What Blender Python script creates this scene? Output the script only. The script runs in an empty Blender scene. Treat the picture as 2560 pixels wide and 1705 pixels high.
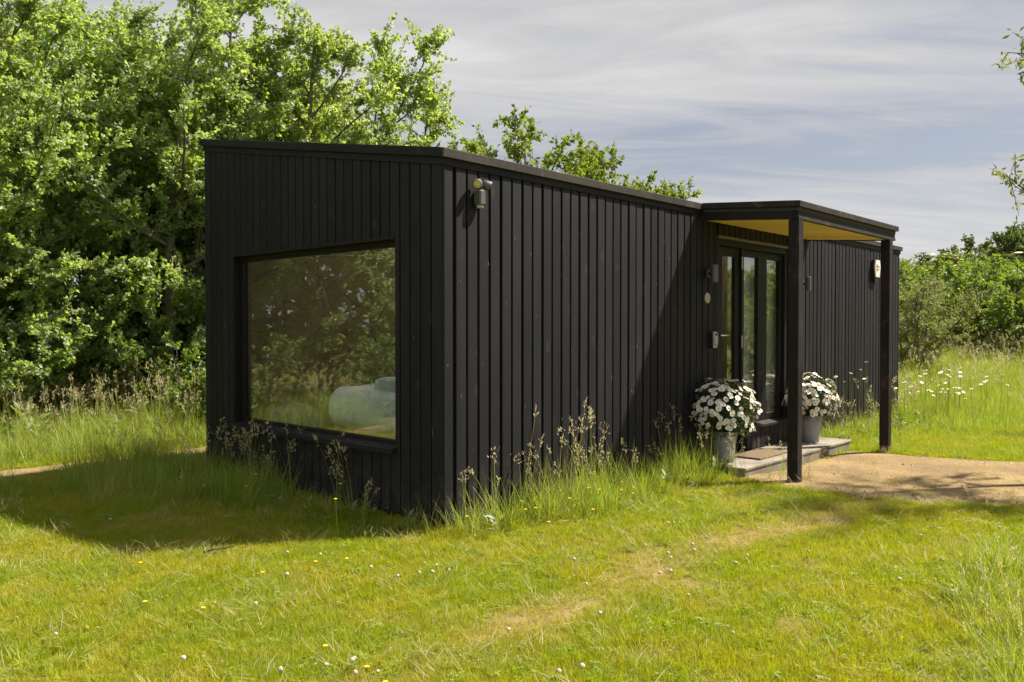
import bpy, bmesh, math, random
import numpy as np
from mathutils import Vector, Matrix

rng = np.random.default_rng(11)
random.seed(11)
R = math.radians
scene = bpy.context.scene
COL = scene.collection

# ------------------------------------------------------------------ camera
CAM_H = 1.6
cam_d = bpy.data.cameras.new('camera')
cam_d.sensor_width = 36.0
cam_d.lens = 28.8
cam_d.clip_start = 0.05
cam_d.clip_end = 3000
cam = bpy.data.objects.new('camera', cam_d)
COL.objects.link(cam)
cam.location = (0, 0, CAM_H)
cam.rotation_euler = (R(90 - 1.0), 0, 0)
scene.camera = cam

# ------------------------------------------------------------------ light
SUN_AZ, SUN_EL = R(74.0), R(53.0)          # azimuth measured from +Y towards +X
sun_dir = Vector((math.sin(SUN_AZ) * math.cos(SUN_EL), math.cos(SUN_AZ) * math.cos(SUN_EL), math.sin(SUN_EL)))
sun_d = bpy.data.lights.new('sun', 'SUN')
sun_d.energy = 5.0
sun_d.angle = R(1.8)
sun_d.color = (1.0, 0.91, 0.75)
sun = bpy.data.objects.new('sun', sun_d)
COL.objects.link(sun)
sun.rotation_euler = sun_dir.to_track_quat('Z', 'Y').to_euler()
sun.location = (20, 10, 30)

world = bpy.data.worlds.new('World')
scene.world = world
world.use_nodes = True


def N(nt, kind, **kw):
    n = nt.nodes.new(kind)
    for k, v in kw.items():
        if k == 'inp':
            for kk, vv in v.items():
                n.inputs[kk].default_value = vv
        else:
            setattr(n, k, v)
    return n


def ramp(nt, fac, stops, interp='LINEAR'):
    n = nt.nodes.new('ShaderNodeValToRGB')
    cr = n.color_ramp
    cr.interpolation = interp
    while len(cr.elements) < len(stops):
        cr.elements.new(0.5)
    for e, (p, c) in zip(cr.elements, stops):
        e.position = p
        e.color = (c, c, c, 1) if isinstance(c, (int, float)) else (*c, 1)
    if fac is not None:
        nt.links.new(fac, n.inputs[0])
    return n.outputs[0]


def math_n(nt, op, a, b=None, clamp=False):
    n = nt.nodes.new('ShaderNodeMath')
    n.operation = op
    n.use_clamp = clamp
    for i, v in enumerate((a, b)):
        if v is None:
            continue
        if isinstance(v, (int, float)):
            n.inputs[i].default_value = v
        else:
            nt.links.new(v, n.inputs[i])
    return n.outputs[0]


def mix_c(nt, fac, a, b, mode='MIX'):
    n = nt.nodes.new('ShaderNodeMix')
    n.data_type = 'RGBA'
    n.blend_type = mode
    for s, v in ((n.inputs['Factor'], fac), (n.inputs[6], a), (n.inputs[7], b)):
        if isinstance(v, (int, float)):
            s.default_value = v
        elif isinstance(v, tuple):
            s.default_value = (*v, 1) if len(v) == 3 else v
        else:
            nt.links.new(v, s)
    return n.outputs[2]


def build_world():
    nt = world.node_tree
    nt.nodes.clear()
    out = N(nt, 'ShaderNodeOutputWorld')
    sky = N(nt, 'ShaderNodeTexSky', sky_type='NISHITA')
    sky.sun_disc = False
    sky.sun_elevation = SUN_EL
    sky.sun_rotation = SUN_AZ
    sky.air_density = 1.0
    sky.dust_density = 1.6
    sky.altitude = 30
    bg_sky = N(nt, 'ShaderNodeBackground')
    bg_sky.inputs['Strength'].default_value = 0.05
    nt.links.new(sky.outputs[0], bg_sky.inputs['Color'])
    tc = N(nt, 'ShaderNodeTexCoord')
    sep = N(nt, 'ShaderNodeSeparateXYZ')
    nt.links.new(tc.outputs['Generated'], sep.inputs[0])
    zc = math_n(nt, 'ADD', math_n(nt, 'MAXIMUM', sep.outputs[2], 0.0), 0.10)
    px = math_n(nt, 'DIVIDE', sep.outputs[0], zc)
    py = math_n(nt, 'DIVIDE', sep.outputs[1], zc)
    com = N(nt, 'ShaderNodeCombineXYZ')
    nt.links.new(px, com.inputs[0])
    nt.links.new(py, com.inputs[1])

    def layer(rot, scl, loc, scale, detail, rough, dist):
        m = N(nt, 'ShaderNodeMapping')
        m.inputs['Rotation'].default_value = (0, 0, R(rot))
        m.inputs['Scale'].default_value = (*scl, 1)
        m.inputs['Location'].default_value = (*loc, 0)
        nt.links.new(com.outputs[0], m.inputs[0])
        n = N(nt, 'ShaderNodeTexNoise')
        n.inputs['Scale'].default_value = scale
        n.inputs['Detail'].default_value = detail
        n.inputs['Roughness'].default_value = rough
        n.inputs['Distortion'].default_value = dist
        nt.links.new(m.outputs[0], n.inputs['Vector'])
        return n.outputs[0]
    broad = layer(22, (0.34, 0.85), (3.1, 1.7), 0.85, 6, 0.50, 0.7)
    fine = layer(-14, (0.55, 1.7), (1.3, 5.2), 1.6, 8, 0.60, 1.3)
    dens = math_n(nt, 'ADD', math_n(nt, 'MULTIPLY', broad, 0.62), math_n(nt, 'MULTIPLY', fine, 0.38))
    cover = ramp(nt, dens, [(0.34, 0.62), (0.44, 0.86), (0.55, 0.98)], 'EASE')
    tone = ramp(nt, dens, [(0.37, (0.31, 0.325, 0.38)), (0.46, (0.43, 0.438, 0.47)), (0.54, (0.51, 0.508, 0.512)), (0.64, (0.66, 0.655, 0.655))])
    low = ramp(nt, sep.outputs[2], [(0.0, 1.0), (0.16, 0.35), (0.42, 0.0)])
    tone = mix_c(nt, math_n(nt, 'MULTIPLY', low, 0.55), tone, (0.66, 0.66, 0.675))
    bg_cl = N(nt, 'ShaderNodeBackground')
    nt.links.new(tone, bg_cl.inputs['Color'])
    bg_cl.inputs['Strength'].default_value = 0.55
    mx = N(nt, 'ShaderNodeMixShader')
    nt.links.new(cover, mx.inputs[0])
    nt.links.new(bg_sky.outputs[0], mx.inputs[1])
    nt.links.new(bg_cl.outputs[0], mx.inputs[2])
    nt.links.new(mx.outputs[0], out.inputs['Surface'])


build_world()
vs = scene.view_settings
vs.view_transform = 'Standard'
vs.look = 'None'
vs.exposure = 1.15
vs.gamma = 1.0
vs.use_curve_mapping = False
scene.cycles.use_denoising = True
scene.cycles.use_adaptive_sampling = True
scene.cycles.adaptive_threshold = 0.02
scene.cycles.max_bounces = 6
scene.cycles.diffuse_bounces = 4
scene.cycles.glossy_bounces = 3
scene.cycles.transparent_max_bounces = 12
scene.cycles.transmission_bounces = 4
scene.cycles.caustics_reflective = False
scene.cycles.caustics_refractive = False

# ------------------------------------------------------------------ materials
MATS = {}


def new_mat(name):
    m = bpy.data.materials.new(name)
    m.use_nodes = True
    nt = m.node_tree
    nt.nodes.clear()
    MATS[name] = m
    return m, nt, N(nt, 'ShaderNodeOutputMaterial')


def pos_noise(nt, scl, scale=1.0, detail=3, rough=0.5, kind='pos'):
    if kind == 'pos':
        src = N(nt, 'ShaderNodeNewGeometry').outputs['Position']
    else:
        src = N(nt, 'ShaderNodeTexCoord').outputs['Object']
    m = N(nt, 'ShaderNodeMapping')
    m.inputs['Scale'].default_value = scl
    nt.links.new(src, m.inputs[0])
    n = N(nt, 'ShaderNodeTexNoise')
    n.inputs['Scale'].default_value = scale
    n.inputs['Detail'].default_value = detail
    n.inputs['Roughness'].default_value = rough
    nt.links.new(m.outputs[0], n.inputs['Vector'])
    return n.outputs[0]


def simple(name, col, rough=0.6, metal=0.0, var=0.12, nscale=6.0, spec=0.5, bump=0.0):
    m, nt, out = new_mat(name)
    b = N(nt, 'ShaderNodeBsdfPrincipled')
    nz = pos_noise(nt, (1, 1, 1), nscale, 4)
    lo = tuple(c * (1 - var) for c in col)
    hi = tuple(c * (1 + var) for c in col)
    nt.links.new(ramp(nt, nz, [(0.3, lo), (0.7, hi)]), b.inputs['Base Color'])
    b.inputs['Roughness'].default_value = rough
    b.inputs['Metallic'].default_value = metal
    b.inputs['Specular IOR Level'].default_value = spec
    if bump:
        bp = N(nt, 'ShaderNodeBump')
        bp.inputs['Strength'].default_value = bump
        bp.inputs['Distance'].default_value = 0.004
        nt.links.new(nz, bp.inputs['Height'])
        nt.links.new(bp.outputs[0], b.inputs['Normal'])
    nt.links.new(b.outputs[0], out.inputs[0])
    return m


def dark_wood(name, col, warm, rough=0.62, fleck=True, wear=0.0):
    """black stained rough-sawn timber: fine cross saw lines, long grain, chips of bare wood"""
    m, nt, out = new_mat(name)
    b = N(nt, 'ShaderNodeBsdfPrincipled')
    oi = N(nt, 'ShaderNodeObjectInfo')
    rnd = oi.outputs['Random']
    grain = pos_noise(nt, (34, 34, 1.1), 1.0, 5, 0.6)
    saw = pos_noise(nt, (2.2, 2.2, 190), 1.0, 2, 0.6)
    blotch = pos_noise(nt, (3.2, 3.2, 1.1), 1.0, 4, 0.55)
    c = mix_c(nt, ramp(nt, blotch, [(0.35, 0.0), (0.68, 1.0)]), col, warm)
    v = math_n(nt, 'ADD', math_n(nt, 'MULTIPLY', rnd, 0.75), 0.62)
    v = math_n(nt, 'MULTIPLY', v, math_n(nt, 'ADD', math_n(nt, 'MULTIPLY', grain, 0.9), 0.55))
    v = math_n(nt, 'MULTIPLY', v, math_n(nt, 'ADD', math_n(nt, 'MULTIPLY', saw, 0.5), 0.75))
    hv = N(nt, 'ShaderNodeHueSaturation')
    nt.links.new(c, hv.inputs['Color'])
    nt.links.new(v, hv.inputs['Value'])
    col_out = hv.outputs[0]
    if wear:
        w = pos_noise(nt, (7, 7, 5), 1.0, 5, 0.7)
        col_out = mix_c(nt, ramp(nt, w, [(0.55, 0.0), (0.72, wear)]), col_out, (0.20, 0.16, 0.13))
    if fleck:
        vo = N(nt, 'ShaderNodeTexVoronoi')
        mp = N(nt, 'ShaderNodeMapping')
        mp.inputs['Scale'].default_value = (4.5, 4.5, 2.6)
        nt.links.new(N(nt, 'ShaderNodeNewGeometry').outputs['Position'], mp.inputs[0])
        nt.links.new(mp.outputs[0], vo.inputs['Vector'])
        vo.inputs['Scale'].default_value = 1.0
        kn = ramp(nt, vo.outputs['Distance'], [(0.0, 1.0), (0.10, 0.6), (0.17, 0.0)])
        col_out = mix_c(nt, math_n(nt, 'MULTIPLY', kn, 0.5), col_out, (0.042, 0.036, 0.034))
        f = pos_noise(nt, (95, 95, 14), 1.0, 1, 0.4)
        f2 = pos_noise(nt, (5, 5, 4), 1.0, 2, 0.5)
        ff = math_n(nt, 'MULTIPLY', ramp(nt, f, [(0.762, 0.0), (0.80, 1.0)]), ramp(nt, f2, [(0.44, 0.0), (0.6, 1.0)]))
        col_out = mix_c(nt, math_n(nt, 'MULTIPLY', ff, 0.8), col_out, (0.36, 0.29, 0.21))
    if name == 'cladding':
        sz = N(nt, 'ShaderNodeSeparateXYZ')
        nt.links.new(N(nt, 'ShaderNodeNewGeometry').outputs['Position'], sz.inputs[0])
        splash = math_n(nt, 'MULTIPLY', ramp(nt, sz.outputs[2], [(0.12, 0.75), (0.55, 0.0)]), ramp(nt, pos_noise(nt, (9, 9, 7), 1.0, 5, 0.7), [(0.40, 0.0), (0.68, 1.0)]))
        col_out = mix_c(nt, splash, col_out, (0.070, 0.060, 0.048))
    nt.links.new(col_out, b.inputs['Base Color'])
    b.inputs['Roughness'].default_value = rough
    b.inputs['Specular IOR Level'].default_value = 0.28
    h = math_n(nt, 'ADD', math_n(nt, 'MULTIPLY', grain, 0.7), math_n(nt, 'MULTIPLY', saw, 0.5))
    bp = N(nt, 'ShaderNodeBump')
    bp.inputs['Strength'].default_value = 0.55
    bp.inputs['Distance'].default_value = 0.003
    nt.links.new(h, bp.inputs['Height'])
    nt.links.new(bp.outputs[0], b.inputs['Normal'])
    nt.links.new(b.outputs[0], out.inputs[0])
    return m


dark_wood('cladding', (0.0062, 0.0069, 0.0128), (0.0125, 0.0115, 0.0158))
dark_wood('trim_wood', (0.024, 0.0205, 0.019), (0.041, 0.033, 0.028), wear=0.4)
dark_wood('post_wood', (0.008, 0.0075, 0.008), (0.017, 0.012, 0.011), wear=0.2)
dark_wood('deck_wood', (0.15, 0.132, 0.115), (0.25, 0.22, 0.19), rough=0.75, fleck=False)
simple('frame_black', (0.007, 0.007, 0.008), 0.55, nscale=9, spec=0.3)
simple('backing_black', (0.010, 0.009, 0.009), 0.9)
simple('roof_felt', (0.045, 0.043, 0.042), 0.85, nscale=14, bump=0.4)
simple('lamp_black', (0.030, 0.032, 0.036), 0.38)
simple('lamp_grey', (0.10, 0.105, 0.115), 0.4)
simple('lens_yellow', (0.62, 0.58, 0.25), 0.25, nscale=60)
simple('sensor_white', (0.42, 0.42, 0.38), 0.35)
simple('chrome', (0.62, 0.62, 0.62), 0.22, metal=1.0)
simple('hinge_metal', (0.42, 0.40, 0.37), 0.4, metal=0.7)
simple('plaque', (0.38, 0.35, 0.29), 0.6)
simple('white_plastic', (0.72, 0.71, 0.69), 0.4, var=0.04)
simple('grey_plastic', (0.40, 0.40, 0.41), 0.45, var=0.06)
simple('dark_plastic', (0.014, 0.016, 0.02), 0.4)
simple('red_print', (0.42, 0.02, 0.05), 0.5)
simple('grey_print', (0.14, 0.12, 0.14), 0.5)
simple('pot_grey', (0.27, 0.29, 0.30), 0.5, var=0.12, nscale=7, bump=0.1)
simple('soil', (0.03, 0.022, 0.015), 0.95)
simple('coir', (0.15, 0.105, 0.06), 0.95, var=0.35, nscale=90, bump=0.8)
simple('concrete', (0.30, 0.29, 0.27), 0.9, nscale=22)
simple('steel_shoe', (0.17, 0.085, 0.055), 0.7, nscale=25, var=0.3)
simple('steel_plate', (0.55, 0.56, 0.57), 0.4, metal=0.6)
simple('room_wall', (0.22, 0.17, 0.085), 0.8, var=0.05)
simple('room_floor', (0.26, 0.20, 0.09), 0.6, var=0.15, nscale=3)
simple('bed_wood', (0.50, 0.36, 0.14), 0.5, var=0.08)
simple('stone', (0.16, 0.14, 0.13), 0.85, var=0.3, nscale=40)
simple('stone_pale', (0.42, 0.33, 0.21), 0.9, var=0.3, nscale=40)
simple('petal', (0.86, 0.86, 0.84), 0.6, var=0.03)
simple('petal_yellow', (0.80, 0.52, 0.02), 0.6, var=0.1)
simple('clover_white', (0.46, 0.39, 0.34), 0.8, var=0.15, nscale=80)
simple('twig_brown', (0.085, 0.05, 0.035), 0.9, var=0.3, nscale=40)


def fabric(name, col, scale):
    m, nt, out = new_mat(name)
    b = N(nt, 'ShaderNodeBsdfPrincipled')
    nz = pos_noise(nt, (1, 1, 1), scale, 3)
    nt.links.new(ramp(nt, nz, [(0.3, tuple(c * 0.86 for c in col)), (0.7, col)]), b.inputs['Base Color'])
    b.inputs['Roughness'].default_value = 0.9
    b.inputs['Specular IOR Level'].default_value = 0.1
    bp = N(nt, 'ShaderNodeBump')
    bp.inputs['Strength'].default_value = 0.5
    bp.inputs['Distance'].default_value = 0.02
    nt.links.new(nz, bp.inputs['Height'])
    nt.links.new(bp.outputs[0], b.inputs['Normal'])
    nt.links.new(b.outputs[0], out.inputs[0])


fabric('duvet', (0.86, 0.89, 0.92), 5)
fabric('pillow_cloth', (0.62, 0.70, 0.76), 7)
fabric('pouf_knit', (0.30, 0.27, 0.20), 46)


def sheer():
    m, nt, out = new_mat('curtain')
    d = N(nt, 'ShaderNodeBsdfDiffuse')
    nz = pos_noise(nt, (30, 30, 1), 1.0, 3)
    nt.links.new(ramp(nt, nz, [(0.3, (0.74, 0.79, 0.80)), (0.7, (0.86, 0.89, 0.88))]), d.inputs[0])
    t = N(nt, 'ShaderNodeBsdfTranslucent')
    t.inputs[0].default_value = (0.80, 0.85, 0.84, 1)
    mx = N(nt, 'ShaderNodeMixShader')
    mx.inputs[0].default_value = 0.5
    nt.links.new(d.outputs[0], mx.inputs[1])
    nt.links.new(t.outputs[0], mx.inputs[2])
    nt.links.new(mx.outputs[0], out.inputs[0])


sheer()


def pine():
    m, nt, out = new_mat('pine')
    b = N(nt, 'ShaderNodeBsdfPrincipled')
    oi = N(nt, 'ShaderNodeObjectInfo')
    g = pos_noise(nt, (16, 16, 4), 1.0, 4, 0.6)
    c = mix_c(nt, ramp(nt, g, [(0.35, 0.0), (0.7, 1.0)]), (0.90, 0.70, 0.21), (0.80, 0.56, 0.14))
    hv = N(nt, 'ShaderNodeHueSaturation')
    nt.links.new(c, hv.inputs['Color'])
    nt.links.new(math_n(nt, 'ADD', math_n(nt, 'MULTIPLY', oi.outputs['Random'], 0.3), 0.85), hv.inputs['Value'])
    nt.links.new(hv.outputs[0], b.inputs['Base Color'])
    b.inputs['Roughness'].default_value = 0.5
    nt.links.new(b.outputs[0], out.inputs[0])


pine()


def glass():
    m, nt, out = new_mat('glass')
    tr = N(nt, 'ShaderNodeBsdfTransparent')
    tr.inputs[0].default_value = (0.90, 0.92, 0.89, 1)
    gl = N(nt, 'ShaderNodeBsdfGlossy')
    gl.inputs['Roughness'].default_value = 0.004
    gl.inputs['Color'].default_value = (1, 1, 1, 1)
    lw = N(nt, 'ShaderNodeLayerWeight')
    lw.inputs['Blend'].default_value = 0.5
    fac = math_n(nt, 'ADD', math_n(nt, 'MULTIPLY', math_n(nt, 'POWER', lw.outputs['Facing'], 5.0), 0.85), 0.15)
    mx = N(nt, 'ShaderNodeMixShader')
    nt.links.new(fac, mx.inputs[0])
    nt.links.new(tr.outputs[0], mx.inputs[1])
    nt.links.new(gl.outputs[0], mx.inputs[2])
    nt.links.new(mx.outputs[0], out.inputs[0])


glass()


def opal():
    m, nt, out = new_mat('opal')
    t = N(nt, 'ShaderNodeBsdfTranslucent')
    t.inputs[0].default_value = (0.86, 0.88, 0.90, 1)
    d = N(nt, 'ShaderNodeBsdfDiffuse')
    d.inputs[0].default_value = (0.7, 0.7, 0.7, 1)
    mx = N(nt, 'ShaderNodeMixShader')
    mx.inputs[0].default_value = 0.9
    nt.links.new(d.outputs[0], mx.inputs[1])
    nt.links.new(t.outputs[0], mx.inputs[2])
    nt.links.new(mx.outputs[0], out.inputs[0])


opal()


def leaf_mat(name, top, top2, under, trans, tfac=0.38, gloss=0.07, patch=0.0, patch_col=None, grass=False):
    m, nt, out = new_mat(name)
    geo = N(nt, 'ShaderNodeNewGeometry')
    isl = geo.outputs['Random Per Island']
    c = mix_c(nt, isl, top, top2)
    oi = N(nt, 'ShaderNodeObjectInfo')
    hv = N(nt, 'ShaderNodeHueSaturation')
    nt.links.new(c, hv.inputs['Color'])
    nt.links.new(math_n(nt, 'ADD', math_n(nt, 'MULTIPLY', oi.outputs['Random'], 0.36), 0.82), hv.inputs['Value'])
    if not grass:
        nt.links.new(math_n(nt, 'ADD', math_n(nt, 'MULTIPLY', oi.outputs['Random'], 0.030), 0.485), hv.inputs['Hue'])
    c = hv.outputs[0]
    if grass:
        n1 = pos_noise(nt, (1, 1, 0.1), 1.1, 6, 0.68)
        c = mix_c(nt, math_n(nt, 'MULTIPLY', ramp(nt, n1, [(0.42, 0.0), (0.58, 1.0)]), patch), c, patch_col)
        n2 = pos_noise(nt, (1, 1, 0.1), 3.1, 4, 0.6)
        c = mix_c(nt, math_n(nt, 'MULTIPLY', ramp(nt, n2, [(0.50, 0.0), (0.68, 1.0)]), 0.45), c, (0.115, 0.215, 0.012))
        at = N(nt, 'ShaderNodeAttribute')
        at.attribute_type = 'INSTANCER'
        at.attribute_name = 'dry'
        c = mix_c(nt, at.outputs['Fac'], c, mix_c(nt, isl, (0.36, 0.26, 0.085), (0.50, 0.40, 0.17)))
    else:
        c = mix_c(nt, math_n(nt, 'MULTIPLY', geo.outputs['Backfacing'], 0.8), c, under)
    d = N(nt, 'ShaderNodeBsdfDiffuse')
    nt.links.new(c, d.inputs['Color'])
    t = N(nt, 'ShaderNodeBsdfTranslucent')
    nt.links.new(mix_c(nt, 0.65, c, trans), t.inputs['Color'])
    mx = N(nt, 'ShaderNodeMixShader')
    mx.inputs[0].default_value = tfac
    nt.links.new(d.outputs[0], mx.inputs[1])
    nt.links.new(t.outputs[0], mx.inputs[2])
    g = N(nt, 'ShaderNodeBsdfGlossy')
    g.inputs['Roughness'].default_value = 0.55
    g.inputs['Color'].default_value = (0.9, 0.95, 1.0, 1)
    m2 = N(nt, 'ShaderNodeMixShader')
    m2.inputs[0].default_value = gloss
    nt.links.new(mx.outputs[0], m2.inputs[1])
    nt.links.new(g.outputs[0], m2.inputs[2])
    nt.links.new(m2.outputs[0], out.inputs[0])


leaf_mat('leaf_hazel', (0.138, 0.245, 0.034), (0.235, 0.345, 0.080), (0.40, 0.47, 0.26), (0.56, 0.70, 0.09), 0.58, 0.04)
leaf_mat('leaf_oak', (0.085, 0.165, 0.014), (0.140, 0.225, 0.022), (0.15, 0.19, 0.06), (0.36, 0.45, 0.014), 0.48, 0.045)
leaf_mat('leaf_willow', (0.115, 0.165, 0.034), (0.190, 0.235, 0.052), (0.24, 0.26, 0.12), (0.38, 0.41, 0.05), 0.44, 0.05)
leaf_mat('leaf_bush', (0.100, 0.200, 0.016), (0.175, 0.275, 0.030), (0.16, 0.21, 0.07), (0.34, 0.47, 0.016), 0.46, 0.05)
leaf_mat('leaf_far', (0.085, 0.135, 0.035), (0.120, 0.168, 0.045), (0.12, 0.14, 0.05), (0.20, 0.25, 0.03), 0.34, 0.03)  # distance haze is put into this lighter leaf colour
leaf_mat('leaf_daisy', (0.040, 0.080, 0.022), (0.070, 0.115, 0.030), (0.08, 0.11, 0.05), (0.10, 0.17, 0.03), 0.25, 0.04)
leaf_mat('leaf_weed', (0.085, 0.160, 0.014), (0.13, 0.20, 0.022), (0.17, 0.22, 0.06), (0.32, 0.40, 0.012), 0.42, 0.05)
leaf_mat('grass_lawn', (0.165, 0.265, 0.003), (0.330, 0.385, 0.008), None, (0.58, 0.64, 0.004), 0.46, 0.02, 0.85, (0.44, 0.37, 0.026), grass=True)
leaf_mat('grass_clover', (0.150, 0.245, 0.008), (0.230, 0.310, 0.012), None, (0.44, 0.54, 0.006), 0.36, 0.04, 0.2, (0.24, 0.24, 0.02), grass=True)
leaf_mat('grass_tall', (0.170, 0.265, 0.018), (0.290, 0.380, 0.050), None, (0.50, 0.60, 0.02), 0.46, 0.03, 0.5, (0.45, 0.45, 0.15), grass=True)
leaf_mat('seed_head', (0.50, 0.43, 0.26), (0.66, 0.58, 0.38), None, (0.70, 0.60, 0.36), 0.48, 0.02, 0.3, (0.54, 0.45, 0.31), grass=True)


def bark():
    m, nt, out = new_mat('bark')
    b = N(nt, 'ShaderNodeBsdfPrincipled')
    nz = pos_noise(nt, (9, 9, 2.5), 1.0, 5, 0.65)
    nt.links.new(ramp(nt, nz, [(0.3, (0.060, 0.048, 0.036)), (0.55, (0.14, 0.12, 0.095)), (0.75, (0.23, 0.205, 0.165))]), b.inputs['Base Color'])
    b.inputs['Roughness'].default_value = 0.9
    bp = N(nt, 'ShaderNodeBump')
    bp.inputs['Strength'].default_value = 0.7
    bp.inputs['Distance'].default_value = 0.02
    nt.links.new(nz, bp.inputs['Height'])
    nt.links.new(bp.outputs[0], b.inputs['Normal'])
    nt.links.new(b.outputs[0], out.inputs[0])


bark()


def ground_mats():
    m, nt, out = new_mat('turf')
    b = N(nt, 'ShaderNodeBsdfPrincipled')
    n1 = pos_noise(nt, (1, 1, 1), 0.9, 6, 0.6)
    n2 = pos_noise(nt, (1, 1, 1), 38, 4, 0.7)
    c = mix_c(nt, ramp(nt, n1, [(0.38, 0.0), (0.66, 1.0)]), (0.13, 0.155, 0.015), (0.24, 0.20, 0.045))
    c = mix_c(nt, ramp(nt, n2, [(0.35, 0.6), (0.6, 0.0)]), c, (0.07, 0.075, 0.014))
    at = N(nt, 'ShaderNodeAttribute')
    at.attribute_name = 'dry'
    c = mix_c(nt, at.outputs['Fac'], c, mix_c(nt, ramp(nt, n2, [(0.3, 0.0), (0.7, 1.0)]), (0.22, 0.15, 0.065), (0.40, 0.29, 0.14)))
    nt.links.new(c, b.inputs['Base Color'])
    b.inputs['Roughness'].default_value = 0.95
    b.inputs['Specular IOR Level'].default_value = 0.1
    bp = N(nt, 'ShaderNodeBump')
    bp.inputs['Strength'].default_value = 0.8
    bp.inputs['Distance'].default_value = 0.03
    nt.links.new(n2, bp.inputs['Height'])
    nt.links.new(bp.outputs[0], b.inputs['Normal'])
    nt.links.new(b.outputs[0], out.inputs[0])

    m, nt, out = new_mat('gravel')
    b = N(nt, 'ShaderNodeBsdfPrincipled')
    n1 = pos_noise(nt, (1, 1, 1), 1.4, 5, 0.6)
    n2 = pos_noise(nt, (1, 1, 1), 55, 4, 0.75)
    n3 = pos_noise(nt, (1, 1, 1), 9, 5, 0.7)
    c = mix_c(nt, ramp(nt, n1, [(0.36, 0.0), (0.62, 1.0)]), (0.45, 0.325, 0.155), (0.29, 0.21, 0.115))
    c = mix_c(nt, ramp(nt, n2, [(0.40, 0.7), (0.58, 0.0)]), c, (0.17, 0.12, 0.07))
    c = mix_c(nt, ramp(nt, n3, [(0.58, 0.0), (0.72, 0.6)]), c, (0.50, 0.39, 0.23))
    nt.links.new(c, b.inputs['Base Color'])
    b.inputs['Roughness'].default_value = 0.95
    b.inputs['Specular IOR Level'].default_value = 0.15
    bp = N(nt, 'ShaderNodeBump')
    bp.inputs['Strength'].default_value = 1.0
    bp.inputs['Distance'].default_value = 0.02
    nt.links.new(math_n(nt, 'ADD', n2, n3), bp.inputs['Height'])
    nt.links.new(bp.outputs[0], b.inputs['Normal'])
    nt.links.new(b.outputs[0], out.inputs[0])


ground_mats()

# ------------------------------------------------------------------ helpers


def tag(o, label=None, cat=None, group=None, kind=None):
    if label:
        o['label'] = label
    if cat:
        o['category'] = cat
    if group:
        o['group'] = group
    if kind:
        o['kind'] = kind
    return o


def empty(name, loc=(0, 0, 0), rz=0.0, parent=None):
    o = bpy.data.objects.new(name, None)
    o.empty_display_size = 0.1
    COL.objects.link(o)
    o.location = loc
    o.rotation_euler = (0, 0, rz)
    o.parent = parent
    return o


def link_mesh(name, me, parent=None, loc=(0, 0, 0), rot=(0, 0, 0), scale=None):
    o = bpy.data.objects.new(name, me)
    COL.objects.link(o)
    o.parent = parent
    o.location = loc
    o.rotation_euler = rot
    if scale is not None:
        o.scale = scale
    return o


def np_mesh(name, verts, faces, mats, mat_idx=None, smooth=False):
    verts = np.asarray(verts, dtype=np.float32)
    faces = np.asarray(faces, dtype=np.int32)
    k = faces.shape[1]
    me = bpy.data.meshes.new(name)
    me.vertices.add(len(verts))
    me.vertices.foreach_set('co', verts.ravel())
    me.loops.add(faces.size)
    me.loops.foreach_set('vertex_index', faces.ravel())
    me.polygons.add(len(faces))
    me.polygons.foreach_set('loop_start', np.arange(0, faces.size, k, dtype=np.int32))
    me.polygons.foreach_set('loop_total', np.full(len(faces), k, dtype=np.int32))
    for mm in mats:
        me.materials.append(MATS[mm])
    if mat_idx is not None:
        me.polygons.foreach_set('material_index', np.asarray(mat_idx, dtype=np.int32))
    if smooth:
        me.polygons.foreach_set('use_smooth', np.ones(len(faces), dtype=bool))
    me.update(calc_edges=True)
    return me


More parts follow.
